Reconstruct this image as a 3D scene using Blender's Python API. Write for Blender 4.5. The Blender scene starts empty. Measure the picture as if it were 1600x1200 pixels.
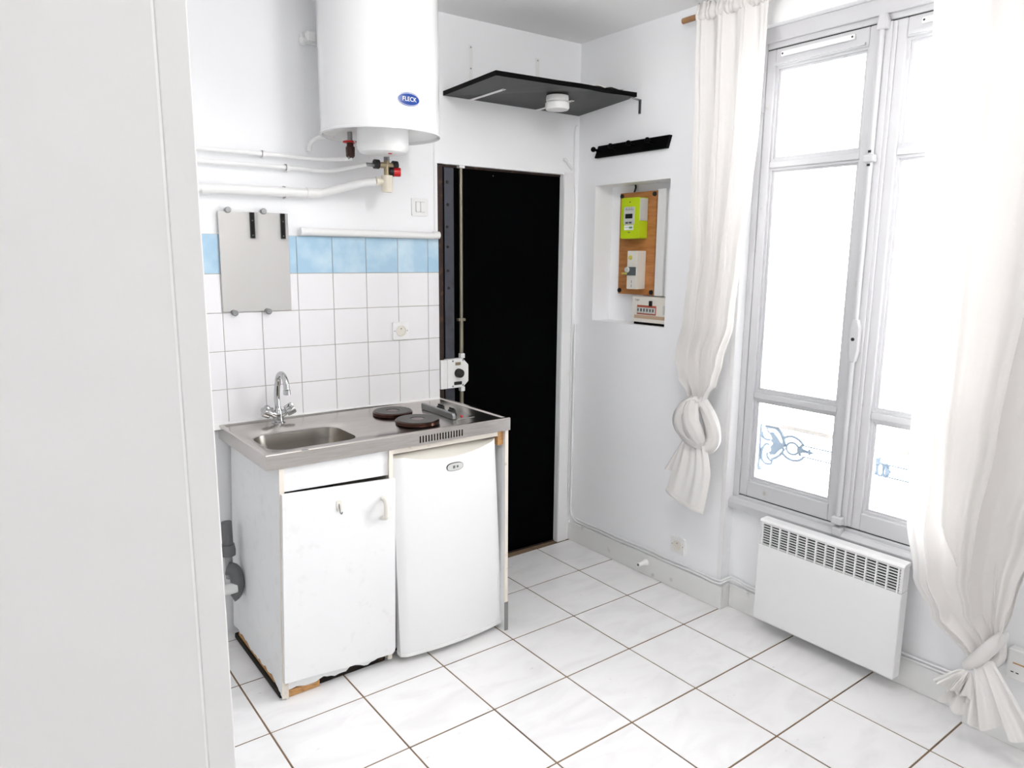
import bpy, bmesh, math, random
from mathutils import Vector, Matrix
random.seed(7)
PI = math.pi
scene = bpy.context.scene
COL = scene.collection

# ------------------------------------------------------------------ camera
F_PX, YAW, PITCH, ROLL = 1127.91, 0.6120, -0.1749, 0.0085
CAM = Vector((-2.5836, -2.9387, 1.5480))
cd = bpy.data.cameras.new('camera'); cam = bpy.data.objects.new('camera', cd); COL.objects.link(cam)
cd.sensor_fit = 'HORIZONTAL'; cd.sensor_width = 36.0; cd.lens = 36.0 * F_PX / 1600.0
cd.clip_start = 0.02
fwd = Vector((math.sin(YAW) * math.cos(PITCH), math.cos(YAW) * math.cos(PITCH), math.sin(PITCH)))
rgt = Vector((math.cos(YAW), -math.sin(YAW), 0)); upv = rgt.cross(fwd)
r2 = rgt * math.cos(ROLL) + upv * math.sin(ROLL); u2 = upv * math.cos(ROLL) - rgt * math.sin(ROLL)
M = Matrix((r2, u2, -fwd)).transposed().to_4x4(); M.translation = CAM
cam.matrix_world = M
scene.camera = cam

# ------------------------------------------------------------------ daylight and exposure
world = bpy.data.worlds.new('overcast_sky'); scene.world = world; world.use_nodes = True
bg = world.node_tree.nodes['Background']
bg.inputs['Color'].default_value = (0.955, 0.975, 1.0, 1); bg.inputs['Strength'].default_value = 7.2
vs = scene.view_settings
vs.view_transform = 'Standard'; vs.look = 'None'; vs.gamma = 1.0; vs.use_curve_mapping = False
vs.exposure = 1.40
try:
    scene.cycles.max_bounces = 8; scene.cycles.diffuse_bounces = 7; scene.cycles.glossy_bounces = 3; scene.cycles.transparent_max_bounces = 8
except Exception:
    pass

# ------------------------------------------------------------------ frames
# every frame uses coordinates (a along the wall, d out of the wall into the room, z up)
TW = 0.04
FR = {
    'B': (Vector((0, 0, 0)), 0.0),                        # back wall with the wall tiles
    'W': (Vector((-0.118, 0, 0)), TW - PI / 2),           # window wall, a runs towards the viewer
    'K': (Vector((-1.943, -0.025, 0)), 0.04),             # kitchenette
    'G': (Vector((-0.3456, -0.3484, 0)), 0.0357),         # floor tile grid
}

def portal(u0, u1, z0, z1, d):
    L = bpy.data.lights.new('window_daylight_portal', 'AREA'); L.shape = 'RECTANGLE'
    L.size = u1 - u0; L.size_y = z1 - z0; L.cycles.is_portal = True
    o = bpy.data.objects.new('window_daylight_portal', L); COL.objects.link(o)
    org, rz = FR['W']
    o.location = org + Matrix.Rotation(rz, 3, 'Z') @ Vector(((u0 + u1) / 2, -d, (z0 + z1) / 2))
    o.rotation_euler = (Matrix.Rotation(rz, 3, 'Z') @ Matrix.Rotation(-PI / 2, 3, 'X')).to_euler()
portal(1.0, 2.008, 0.5, 2.4, -0.23)

# ------------------------------------------------------------------ materials
MATS = {}
def mat(name, col, rough=0.5, metal=0.0, spec=0.5, noise=None, bump=None, coat=0.0, grain=None, rand=0.0):
    """noise=(scale, colour2, low, high); bump=(scale, strength); grain=(sx,sy,sz) stretches the noise"""
    if name in MATS: return MATS[name]
    m = bpy.data.materials.new(name); m.use_nodes = True
    nt = m.node_tree; N = nt.nodes; Lk = nt.links; p = N['Principled BSDF']
    p.inputs['Base Color'].default_value = (*col, 1); p.inputs['Roughness'].default_value = rough
    p.inputs['Metallic'].default_value = metal; p.inputs['Specular IOR Level'].default_value = spec
    if coat: p.inputs['Coat Weight'].default_value = coat; p.inputs['Coat Roughness'].default_value = 0.05
    if noise or bump:
        tc = N.new('ShaderNodeTexCoord'); mp = N.new('ShaderNodeMapping')
        Lk.new(tc.outputs['Object'], mp.inputs['Vector'])
        if grain: mp.inputs['Scale'].default_value = grain
        if rand:
            oi = N.new('ShaderNodeObjectInfo'); mu = N.new('ShaderNodeMath'); mu.operation = 'MULTIPLY'; mu.inputs[1].default_value = rand
            Lk.new(oi.outputs['Random'], mu.inputs[0]); Lk.new(mu.outputs[0], mp.inputs['Location'])
    if noise:
        t = N.new('ShaderNodeTexNoise'); t.inputs['Scale'].default_value = noise[0]; t.inputs['Detail'].default_value = 6
        r = N.new('ShaderNodeValToRGB')
        r.color_ramp.elements[0].position = noise[2]; r.color_ramp.elements[0].color = (*col, 1)
        r.color_ramp.elements[1].position = noise[3]; r.color_ramp.elements[1].color = (*noise[1], 1)
        Lk.new(mp.outputs[0], t.inputs['Vector']); Lk.new(t.outputs['Fac'], r.inputs['Fac']); Lk.new(r.outputs['Color'], p.inputs['Base Color'])
    if bump:
        t2 = N.new('ShaderNodeTexNoise'); t2.inputs['Scale'].default_value = bump[0]; t2.inputs['Detail'].default_value = 3
        b = N.new('ShaderNodeBump'); b.inputs['Strength'].default_value = bump[1]; b.inputs['Distance'].default_value = 0.004
        Lk.new(mp.outputs[0], t2.inputs['Vector']); Lk.new(t2.outputs['Fac'], b.inputs['Height']); Lk.new(b.outputs[0], p.inputs['Normal'])
    MATS[name] = m
    return m

wall_m = mat('white_wall_paint', (0.920, 0.925, 0.937), 0.7, bump=(22, 0.12))
ceil_m = mat('white_ceiling_paint', (0.925, 0.925, 0.925), 0.8, bump=(30, 0.08))
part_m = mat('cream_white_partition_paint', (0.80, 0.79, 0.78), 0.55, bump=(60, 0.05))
trim_m = mat('white_gloss_trim_paint', (0.84, 0.835, 0.835), 0.35, noise=(9, (0.74, 0.72, 0.69), 0.62, 0.8), bump=(18, 0.1))
board_m = mat('white_skirting_paint', (0.80, 0.80, 0.79), 0.4, noise=(14, (0.55, 0.54, 0.5), 0.66, 0.78), bump=(16, 0.15))
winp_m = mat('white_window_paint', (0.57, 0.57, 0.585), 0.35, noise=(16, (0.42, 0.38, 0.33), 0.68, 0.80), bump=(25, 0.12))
grout_f = mat('brown_floor_grout', (0.24, 0.16, 0.10), 0.9, noise=(7, (0.12, 0.08, 0.05), 0.45, 0.7))
grout_w = mat('grey_wall_grout', (0.50, 0.46, 0.44), 0.9)
tile_w = mat('white_glazed_wall_tile', (0.86, 0.85, 0.86), 0.12, coat=0.3)
tile_b = mat('blue_glazed_wall_tile', (0.40, 0.60, 0.76), 0.14, noise=(9, (0.60, 0.76, 0.86), 0.42, 0.72), coat=0.3, rand=30)
plast_w = mat('white_plastic', (0.85, 0.85, 0.84), 0.35)
plast_c = mat('cream_plastic', (0.78, 0.75, 0.68), 0.4)
plast_y = mat('yellowed_plastic', (0.78, 0.72, 0.60), 0.4)
enamel = mat('white_enamel', (0.84, 0.84, 0.84), 0.16, coat=0.2)
lam = mat('white_laminate', (0.83, 0.83, 0.83), 0.35, noise=(25, (0.77, 0.76, 0.74), 0.6, 0.8))
lam_g = mat('greyish_white_laminate', (0.84, 0.85, 0.845), 0.4, noise=(18, (0.78, 0.78, 0.77), 0.55, 0.8))
edge_m = mat('worn_cream_edging', (0.78, 0.72, 0.64), 0.5, noise=(30, (0.55, 0.44, 0.33), 0.62, 0.8))
steel = mat('brushed_stainless_steel', (0.60, 0.57, 0.545), 0.24, 1.0, noise=(14, (0.50, 0.465, 0.43), 0.4, 0.75), grain=(1, 14, 14), bump=(40, 0.03))
bowl_m = mat('satin_stainless_bowl', (0.36, 0.335, 0.305), 0.27, 1.0)
chrome = mat('chrome', (0.55, 0.55, 0.55), 0.05, 1.0)
alu = mat('grey_aluminium', (0.33, 0.335, 0.335), 0.4, 1.0)
black_door = mat('black_door_paint', (0.0004, 0.0004, 0.0005), 0.5, spec=0.03, noise=(5, (0.0008, 0.0008, 0.0014), 0.4, 0.8))
door_steel = mat('dark_grey_steel_strip', (0.055, 0.058, 0.075), 0.45, spec=0.4, noise=(12, (0.03, 0.03, 0.036), 0.55, 0.75))
rust = mat('rusty_brown_paint', (0.030, 0.014, 0.009), 0.7, noise=(30, (0.10, 0.045, 0.02), 0.55, 0.75))
brass_d = mat('dull_brass_rod', (0.30, 0.27, 0.20), 0.35, 0.7)
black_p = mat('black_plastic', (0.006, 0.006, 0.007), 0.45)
black_b = mat('black_painted_board', (0.013, 0.014, 0.013), 0.40, spec=0.28, noise=(60, (0.02, 0.02, 0.02), 0.4, 0.7))
black_e = mat('black_board_edge', (0.0015, 0.0015, 0.0015), 0.5, spec=0.06)
blackw = mat('black_coat_rack_wood', (0.0015, 0.0015, 0.0018), 0.5, spec=0.06)
dark_v = mat('dark_void', (0.004, 0.003, 0.003), 0.9, spec=0.1)
wood_o = mat('orange_varnished_plywood', (0.50, 0.21, 0.065), 0.4, noise=(6, (0.36, 0.13, 0.035), 0.4, 0.7), grain=(1.5, 1.5, 9))
wood_l = mat('raw_pine_batten', (0.56, 0.30, 0.11), 0.6, noise=(16, (0.20, 0.08, 0.03), 0.5, 0.78), grain=(3, 12, 12))
wood_r = mat('brown_wooden_rod', (0.36, 0.19, 0.085), 0.45, noise=(20, (0.22, 0.10, 0.04), 0.4, 0.7))
rot_shade = mat('rotten_wood_gap_shade', (0.012, 0.008, 0.005), 0.95, noise=(22, (0.09, 0.045, 0.015), 0.58, 0.78))
lime = mat('lime_green_plastic', (0.52, 0.68, 0.012), 0.35)
grey_p = mat('light_grey_plastic', (0.60, 0.61, 0.58), 0.4)
grey_d = mat('dark_grey_plastic', (0.10, 0.115, 0.12), 0.45)
pvc_g = mat('grey_pvc', (0.13, 0.135, 0.14), 0.45)
blue_b = mat('blue_badge', (0.005, 0.045, 0.25), 0.25)
red_m = mat('red_plastic', (0.62, 0.012, 0.015), 0.3)
bronze = mat('corroded_brass', (0.05, 0.022, 0.014), 0.5, 0.4, noise=(40, (0.22, 0.15, 0.08), 0.55, 0.75))
brass = mat('dull_brass', (0.42, 0.34, 0.22), 0.35, 0.8)
plate_m = mat('dark_iron_hotplate', (0.045, 0.041, 0.038), 0.33, 0.6)
rim_m = mat('brown_burnt_steel', (0.085, 0.04, 0.03), 0.2, 0.9)
mirror_m = mat('mirror_silver', (0.80, 0.78, 0.75), 0.015, 1.0)
iron_b = mat('pale_blue_cast_iron', (0.08, 0.11, 0.14), 0.5)
rail_w = mat('weathered_wooden_handrail', (0.26, 0.24, 0.22), 0.6)
stone = mat('pale_stone_ledge', (0.75, 0.73, 0.69), 0.8)
paper = mat('off_white_paper', (0.80, 0.78, 0.74), 0.8)
red_t = mat('reddish_label', (0.45, 0.10, 0.06), 0.5)
tape = mat('brown_tape', (0.52, 0.37, 0.25), 0.5)
yel = mat('yellow_button', (0.62, 0.55, 0.10), 0.4)
green_t = mat('green_print', (0.10, 0.35, 0.12), 0.5)
caulk = mat('white_caulk', (0.90, 0.90, 0.89), 0.4)
dirt = mat('grey_dirt_edge', (0.35, 0.32, 0.28), 0.8)

def marble():
    m = bpy.data.materials.new('white_marbled_floor_tile'); m.use_nodes = True
    nt = m.node_tree; N = nt.nodes; L = nt.links; p = N['Principled BSDF']
    p.inputs['Roughness'].default_value = 0.28
    tc = N.new('ShaderNodeTexCoord'); oi = N.new('ShaderNodeObjectInfo'); mu = N.new('ShaderNodeMath'); mu.operation = 'MULTIPLY'; mu.inputs[1].default_value = 40
    mp = N.new('ShaderNodeMapping'); L.new(tc.outputs['Object'], mp.inputs['Vector']); L.new(oi.outputs['Random'], mu.inputs[0]); L.new(mu.outputs[0], mp.inputs['Location'])
    mp.inputs['Scale'].default_value = (1.0, 2.2, 1.0); mp.inputs['Rotation'].default_value = (0, 0, 0.7)
    a = N.new('ShaderNodeTexNoise'); a.inputs['Scale'].default_value = 4.0; a.inputs['Detail'].default_value = 8; a.inputs['Distortion'].default_value = 1.2
    L.new(mp.outputs[0], a.inputs['Vector'])
    r = N.new('ShaderNodeValToRGB'); e = r.color_ramp.elements
    e[0].position = 0.30; e[0].color = (0.83, 0.82, 0.82, 1); e[1].position = 0.56; e[1].color = (0.90, 0.892, 0.89, 1)
    L.new(a.outputs['Fac'], r.inputs['Fac'])
    b = N.new('ShaderNodeTexNoise'); b.inputs['Scale'].default_value = 26; b.inputs['Detail'].default_value = 8; L.new(mp.outputs[0], b.inputs['Vector'])
    r2_ = N.new('ShaderNodeValToRGB'); r2_.color_ramp.elements[0].position = 0.70; r2_.color_ramp.elements[0].color = (1, 1, 1, 1)
    r2_.color_ramp.elements[1].position = 0.80; r2_.color_ramp.elements[1].color = (0.62, 0.58, 0.54, 1)
    L.new(b.outputs['Fac'], r2_.inputs['Fac'])
    mx = N.new('ShaderNodeMix'); mx.data_type = 'RGBA'; mx.blend_type = 'MULTIPLY'; mx.inputs['Factor'].default_value = 0.8
    L.new(r.outputs['Color'], mx.inputs[6]); L.new(r2_.outputs['Color'], mx.inputs[7]); L.new(mx.outputs[2], p.inputs['Base Color'])
    return m
marble_m = marble()

def glass_mat():
    m = bpy.data.materials.new('clear_window_glass'); m.use_nodes = True
    nt = m.node_tree; N = nt.nodes; L = nt.links; N.remove(N['Principled BSDF'])
    t = N.new('ShaderNodeBsdfTransparent'); g = N.new('ShaderNodeBsdfGlossy'); g.inputs['Roughness'].default_value = 0.02
    mx = N.new('ShaderNodeMixShader'); fr = N.new('ShaderNodeFresnel'); fr.inputs['IOR'].default_value = 1.4
    L.new(fr.outputs[0], mx.inputs[0]); L.new(t.outputs[0], mx.inputs[1]); L.new(g.outputs[0], mx.inputs[2])
    L.new(mx.outputs[0], N['Material Output'].inputs['Surface'])
    return m
glass_m = glass_mat()

def cloth_mat(name, col, trans):
    m = bpy.data.materials.new(name); m.use_nodes = True
    nt = m.node_tree; N = nt.nodes; L = nt.links; N.remove(N['Principled BSDF'])
    d = N.new('ShaderNodeBsdfDiffuse'); t = N.new('ShaderNodeBsdfTranslucent')
    d.inputs['Color'].default_value = (*col, 1); t.inputs['Color'].default_value = (*col, 1)
    wv = N.new('ShaderNodeTexNoise'); wv.inputs['Scale'].default_value = 160; tc = N.new('ShaderNodeTexCoord'); L.new(tc.outputs['Object'], wv.inputs['Vector'])
    b = N.new('ShaderNodeBump'); b.inputs['Strength'].default_value = 0.1; b.inputs['Distance'].default_value = 0.002
    L.new(wv.outputs['Fac'], b.inputs['Height']); L.new(b.outputs[0], d.inputs['Normal'])
    m1 = N.new('ShaderNodeMixShader'); m1.inputs[0].default_value = trans; L.new(d.outputs[0], m1.inputs[1]); L.new(t.outputs[0], m1.inputs[2])
    L.new(m1.outputs[0], N['Material Output'].inputs['Surface'])
    return m
cloth_m = cloth_mat('off_white_cotton_voile', (0.84, 0.82, 0.80), 0.17)

# ------------------------------------------------------------------ mesh helpers
def nb(): return bmesh.new()
def box(bm, a0, a1, d0, d1, z0, z1):
    vs_ = [bm.verts.new((a, d, z)) for a in (a0, a1) for d in (d0, d1) for z in (z0, z1)]
    for f in ((0, 1, 3, 2), (4, 6, 7, 5), (0, 4, 5, 1), (2, 3, 7, 6), (0, 2, 6, 4), (1, 5, 7, 3)):
        bm.faces.new([vs_[i] for i in f])
    return vs_
def hexa(bm, pts):
    """8 points: bottom 4 round, top 4 round"""
    v = [bm.verts.new(p) for p in pts]
    for f in ((0, 1, 2, 3), (4, 5, 6, 7), (0, 1, 5, 4), (1, 2, 6, 5), (2, 3, 7, 6), (3, 0, 4, 7)):
        bm.faces.new([v[i] for i in f])
def prism(bm, poly, lo, hi, axis='d'):
    """extrude polygon; axis d: poly in (a,z); axis z: poly in (a,d); axis a: poly in (d,z)"""
    def P(p, t):
        return {'d': (p[0], t, p[1]), 'z': (p[0], p[1], t), 'a': (t, p[0], p[1])}[axis]
    A = [bm.verts.new(P(p, lo)) for p in poly]; Bv = [bm.verts.new(P(p, hi)) for p in poly]
    bm.faces.new(A); bm.faces.new(Bv)
    for i in range(len(poly)):
        j = (i + 1) % len(poly); bm.faces.new((A[i], A[j], Bv[j], Bv[i]))
def lathe(bm, prof, c, axis=(0, 0, 1), seg=28):
    """profile (r, h) around axis through c"""
    ax = Vector(axis).normalized(); t = Vector((1, 0, 0)) if abs(ax.x) < 0.9 else Vector((0, 1, 0))
    e1 = ax.cross(t).normalized(); e2 = ax.cross(e1); c = Vector(c); rings = []
    for r, h in prof:
        if r < 1e-6: rings.append([bm.verts.new(c + ax * h)])
        else: rings.append([bm.verts.new(c + ax * h + e1 * (r * math.cos(2 * PI * k / seg)) + e2 * (r * math.sin(2 * PI * k / seg))) for k in range(seg)])
    for A, Bq in zip(rings, rings[1:]):
        for k in range(seg):
            n = (k + 1) % seg
            if len(A) == 1 and len(Bq) == 1: continue
            if len(A) == 1: bm.faces.new((A[0], Bq[k], Bq[n]))
            elif len(Bq) == 1: bm.faces.new((A[k], A[n], Bq[0]))
            else: bm.faces.new((A[k], A[n], Bq[n], Bq[k]))
    for R in (rings[0], rings[-1]):
        if len(R) > 1: bm.faces.new(R)
def smooth_path(pts, n=6):
    out = []; P = [Vector(p) for p in pts]; P = [P[0] * 2 - P[1]] + P + [P[-1] * 2 - P[-2]]
    for i in range(1, len(P) - 2):
        p0, p1, p2, p3 = P[i - 1:i + 3]
        for k in range(n):
            t = k / n
            out.append(0.5 * (2 * p1 + (p2 - p0) * t + (2 * p0 - 5 * p1 + 4 * p2 - p3) * t * t + (3 * p1 - p0 - 3 * p2 + p3) * t ** 3))
    out.append(P[-2]); return out
def tube(bm, pts, r, seg=12, smooth=0, closed=False, flat=None):
    """round tube; r number or list; flat=(fa,fd) scales the cross-section"""
    P = smooth_path(pts, smooth) if smooth else [Vector(p) for p in pts]
    n = len(P); rings = []; prev = None
    for i, p in enumerate(P):
        if closed: t = (P[(i + 1) % n] - P[i - 1]).normalized()
        else: t = (P[min(i + 1, n - 1)] - P[max(i - 1, 0)]).normalized()
        if prev is None:
            g = Vector((0, 0, 1)) if abs(t.z) < 0.9 else Vector((0, 1, 0))
            e1 = (g - t * g.dot(t)).normalized()
        else:
            e1 = (prev - t * prev.dot(t)).normalized()
        prev = e1; e2 = t.cross(e1)
        rr = r[min(int(i * len(r) / n), len(r) - 1)] if isinstance(r, (list, tuple)) else r
        if callable(r): rr = r(i / (n - 1))
        f1, f2 = flat if flat else (1, 1)
        rings.append([bm.verts.new(p + e1 * (rr * f1 * math.cos(2 * PI * k / seg)) + e2 * (rr * f2 * math.sin(2 * PI * k / seg))) for k in range(seg)])
    pairs = list(zip(rings, rings[1:])) + ([(rings[-1], rings[0])] if closed else [])
    for A, Bq in pairs:
        for k in range(seg):
            bm.faces.new((A[k], A[(k + 1) % seg], Bq[(k + 1) % seg], Bq[k]))
    if not closed: bm.faces.new(rings[0]); bm.faces.new(rings[-1])
def grid(bm, fn, nu, nv):
    V = [[bm.verts.new(fn(i / nu, j / nv)) for i in range(nu + 1)] for j in range(nv + 1)]
    for j in range(nv):
        for i in range(nu):
            bm.faces.new((V[j][i], V[j][i + 1], V[j + 1][i + 1], V[j + 1][i]))
    return V
def rrect(a0, a1, z0, z1, r, n=5):
    out = []
    for cx, cz, s in ((a1 - r, z1 - r, 0), (a0 + r, z1 - r, 1), (a0 + r, z0 + r, 2), (a1 - r, z0 + r, 3)):
        for k in range(n + 1):
            t = (s + k / n) * PI / 2; out.append((cx + r * math.cos(t), cz + r * math.sin(t)))
    return out
def bevel(bm, w, seg=2):
    bmesh.ops.bevel(bm, geom=list(bm.edges), offset=w, segments=seg, affect='EDGES', clamp_overlap=True, profile=0.5)
    return bm
def bbox(*args, bev=0.0, seg=2):
    bm = nb(); box(bm, *args)
    if bev: bevel(bm, bev, seg)
    return bm

BASE = {}
def settags(o, label=None, cat=None, group=None, kind=None):
    if label: o['label'] = label
    if cat: o['category'] = cat
    if group: o['group'] = group
    if kind: o['kind'] = kind
    return o
def obj(name, bm, m, parent=None, fr='B', label=None, cat=None, group=None, kind=None, smooth=None, base=None):
    if parent is not None:
        base = BASE[parent.name][1]; fr = BASE[parent.name][0]
    elif base is None:
        xs = [v.co for v in bm.verts]
        base = Vector(((min(v.x for v in xs) + max(v.x for v in xs)) / 2, (min(v.y for v in xs) + max(v.y for v in xs)) / 2, min(v.z for v in xs)))
    base = Vector(base)
    for v in bm.verts:
        c = v.co - base; v.co = (c.x, -c.y, c.z)
    bmesh.ops.recalc_face_normals(bm, faces=bm.faces)
    me = bpy.data.meshes.new(name); bm.to_mesh(me); bm.free()
    if m: me.materials.append(m)
    if smooth is not None:
        me.shade_smooth()
        if smooth < 180: me.set_sharp_from_angle(angle=math.radians(smooth))
    o = bpy.data.objects.new(name, me); COL.objects.link(o)
    if parent is not None: o.parent = parent
    else: place(o, fr, base)
    BASE[o.name] = (fr, base)
    return settags(o, label, cat, group, kind)
def place(o, fr, base):
    org, rz = FR[fr]
    o.location = org + Matrix.Rotation(rz, 3, 'Z') @ Vector((base[0], -base[1], base[2])); o.rotation_euler = (0, 0, rz)
def thing(name, label=None, cat=None, base=(0, 0, 0), fr='B', group=None, kind=None):
    o = bpy.data.objects.new(name, None); COL.objects.link(o); o.empty_display_size = 0.05
    place(o, fr, base); BASE[o.name] = (fr, Vector(base))
    return settags(o, label, cat, group, kind)
def clone(o, parent=None):
    c = o.copy(); COL.objects.link(c); c.parent = parent
    BASE[c.name] = BASE[o.name]
    for ch in list(o.children): clone(ch, c)
    return c
def text_bm(s, size):
    cu = bpy.data.curves.new('t', 'FONT'); cu.body = s; cu.size = size; cu.align_x = 'CENTER'; cu.align_y = 'CENTER'; cu.extrude = 0.0
    o = bpy.data.objects.new('t', cu); COL.objects.link(o)
    dg = bpy.context.evaluated_depsgraph_get(); me = bpy.data.meshes.new_from_object(o.evaluated_get(dg))
    bm = nb(); bm.from_mesh(me); bpy.data.objects.remove(o); bpy.data.meshes.remove(me); bpy.data.curves.remove(cu)
    return bm

CEIL = 2.589
# ================================================================== THE ROOM
# floor bed (grout) and tiles
fl = obj('floor', bbox(-4.6, 0.4, -0.25, 4.6, -0.10, -0.0020), grout_f, kind='structure')
S = 0.3333
tme = None
def room_has(x, y):
    return -4.45 < x < 0.12 and -4.55 < y < 0.12
for j in range(-2, 13):
    for i in range(-2, 14):
        org, rz = FR['G']
        c = org + Matrix.Rotation(rz, 3, 'Z') @ Vector((-S * (j + 0.5), -S * (i + 0.5), 0))
        if not room_has(c.x, c.y): continue
        if tme is None:
            b = bbox(-S / 2 + .0031, S / 2 - .0031, -S / 2 + .0031, S / 2 - .0031, -0.008, 0.0, bev=0.0010, seg=1)
            tme = bpy.data.meshes.new('floor_tile'); b.to_mesh(tme); b.free(); tme.materials.append(marble_m)
        t = bpy.data.objects.new('floor_tile', tme); COL.objects.link(t); t.parent = fl
        loc = c + Vector((0, 0, random.uniform(-0.0004, 0.0004)))
        t.location = fl.matrix_world.inverted() @ loc if False else loc - fl.location
        t.rotation_euler = (random.uniform(-.001, .001), random.uniform(-.001, .001), rz)
obj('ceiling', bbox(-4.6, 0.5, -0.25, 4.6, CEIL, CEIL + 0.1), ceil_m, kind='structure')

# back wall with door opening; wall tiles
DX0, DX1, DZ = -0.94, -0.212, 1.957
bm = nb()
box(bm, -4.6, DX0, -0.2, 0, 0, CEIL); box(bm, DX0, DX1, -0.2, 0, DZ, CEIL); box(bm, DX1, 0.4, -0.2, 0, 0, CEIL)
wb = obj('wall_back', bm, wall_m, kind='structure')
obj('tile_bed', bbox(-2.50, DX0, 0.0, 0.0035, 0.86, 1.623), grout_w, wb)
TX, TZ, TS = -1.8962, 1.4729, 0.15
shared = {}
for r in range(-1, 4):
    for k in range(-4, 7):
        x0 = TX + TS * k; x1 = x0 + TS; z1 = TZ - TS * r; z0 = z1 - TS
        if k == 6: x1 = DX0 + 0.001
        if r == 3: z0 = 0.880
        key = (k == 6, r == 3, r == -1)
        if key not in shared:
            b = bbox(-(x1 - x0) / 2 + .0013, (x1 - x0) / 2 - .0013, 0, 0.0065, -(z1 - z0) / 2 + .0013, (z1 - z0) / 2 - .0013, bev=0.0012, seg=2)
            for v in b.verts: v.co.y *= -1
            bmesh.ops.recalc_face_normals(b, faces=b.faces)
            me = bpy.data.meshes.new('wall_tile'); b.to_mesh(me); b.free(); me.materials.append(tile_b if r == -1 else tile_w); shared[key] = me
        t = bpy.data.objects.new('wall_tile', shared[key]); COL.objects.link(t); t.parent = wb
        t.location = Vector(((x0 + x1) / 2, 0, (z0 + z1) / 2)) - wb.location
        t.rotation_euler = (random.uniform(-.004, .004), 0, random.uniform(-.004, .004))
# door casing: right jamb and head, plus thin trim lines
obj('trim_1', bbox(DX1 + 0.001, -0.150, 0.0, 0.006, 0, DZ + .01, bev=0.002), trim_m, kind='structure')
obj('trim_2', bbox(-0.960, -0.952, 0.0, 0.005, 1.66, 2.07, bev=0.002), trim_m, kind='structure')

# window wall (thickness 0.22) with meter niche, shallow window bay
NI = (0.131, 0.612, 1.228, 1.898)
U0, U1 = 1.003, 2.008
bm = nb(); T = -0.24
box(bm, -0.3, NI[0], T, 0, 0, CEIL); box(bm, NI[1], U0, T, 0, 0, CEIL)
box(bm, NI[0], NI[1], T, 0, 0, NI[2]); box(bm, NI[0], NI[1], T, 0, NI[3], CEIL); box(bm, NI[0], NI[1], T, -0.12, NI[2], NI[3])
box(bm, U0, U1, T, -0.06, 0, 0.475); box(bm, U0, U1, T, 0, 2.432, CEIL); box(bm, U0, U1, T, -0.06, 2.395, 2.432)
box(bm, U1, 4.9, T, 0, 0, CEIL)
obj('wall_right', bm, wall_m, fr='W', kind='structure')

# far walls of the room (behind the viewer) and the left partition
obj('wall_rear', bbox(-4.6, 0.5, 4.4, 4.6, 0, CEIL), wall_m, kind='structure')
obj('wall_left', bbox(-4.6, -4.4, -0.2, 4.6, 0, CEIL), wall_m, kind='structure')
# partition left of the kitchenette, close to the viewer, with a trim strip at its free end
PY, PE = 1.90, -2.360
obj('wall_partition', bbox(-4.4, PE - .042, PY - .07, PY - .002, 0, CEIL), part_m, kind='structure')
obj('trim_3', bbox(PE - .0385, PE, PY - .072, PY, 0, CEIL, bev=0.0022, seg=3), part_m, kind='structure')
obj('trim_4', bbox(PE - .042, PE - .0385, PY - .07, PY - .0025, 0, CEIL), caulk, kind='structure')

# skirting boards
obj('baseboard_right', bbox(0.0, 1.018, 0.0, 0.014, 0, 0.108, bev=0.004), board_m, fr='W', kind='structure')
obj('baseboard_bay', bbox(1.018, U1, -0.06, -0.046, 0, 0.108, bev=0.004), board_m, fr='W', kind='structure')
obj('baseboard_bay_return', bbox(1.004, 1.018, -0.06, 0.0, 0, 0.108, bev=0.003), board_m, fr='W', kind='structure')
obj('baseboard_pier', bbox(U1 - 0.002, 4.4, 0.0, 0.014, 0, 0.105, bev=0.004), board_m, fr='W', kind='structure')
obj('trim_5', bbox(0.985, 1.008, 0.0, 0.006, 0.0, 2.432, bev=0.002), trim_m, fr='W', kind='structure')

# ================================================================== WINDOW
UC = 1.5055
win = thing('window_1', base=(UC, -0.06, 0.475), fr='W', kind='structure')
bm = nb()
box(bm, U0, 1.033, -0.115, -0.05, 0.475, 2.395); box(bm, U1 - 0.03, U1, -0.115, -0.05, 0.475, 2.395)
box(bm, 1.033, U1 - .03, -0.115, -0.05, 2.356, 2.395); box(bm, 1.033, U1 - .03, -0.115, -0.045, 0.475, 0.531)
box(bm, 1.033, U1 - .03, -0.115, -0.095, 2.335, 2.356); box(bm, 1.033, U1 - .03, -0.115, -0.095, 0.531, 0.55)
box(bm, U0, U1, -0.05, -0.036, 2.376, 2.432)
bevel(bm, 0.004)
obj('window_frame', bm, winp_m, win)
for z0, z1 in ((2.350, 2.358), (.529, .537)): obj('gap_shade_strip', bbox(1.034, U1 - .031, -0.092, -0.056, z0, z1), black_p, win)  # black strips painting the dark shade lines in the casement gaps
bm = nb(); prism(bm, [(-0.06, 0.475), (-0.022, 0.470), (-0.018, 0.50), (-0.03, 0.512), (-0.045, 0.517), (-0.06, 0.517)], 0.988, U1 + .0, 'a'); bevel(bm, 0.002)
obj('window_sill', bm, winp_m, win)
ROWS = [(0.602, 0.966), (0.993, 1.904), (1.930, 2.288)]
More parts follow.
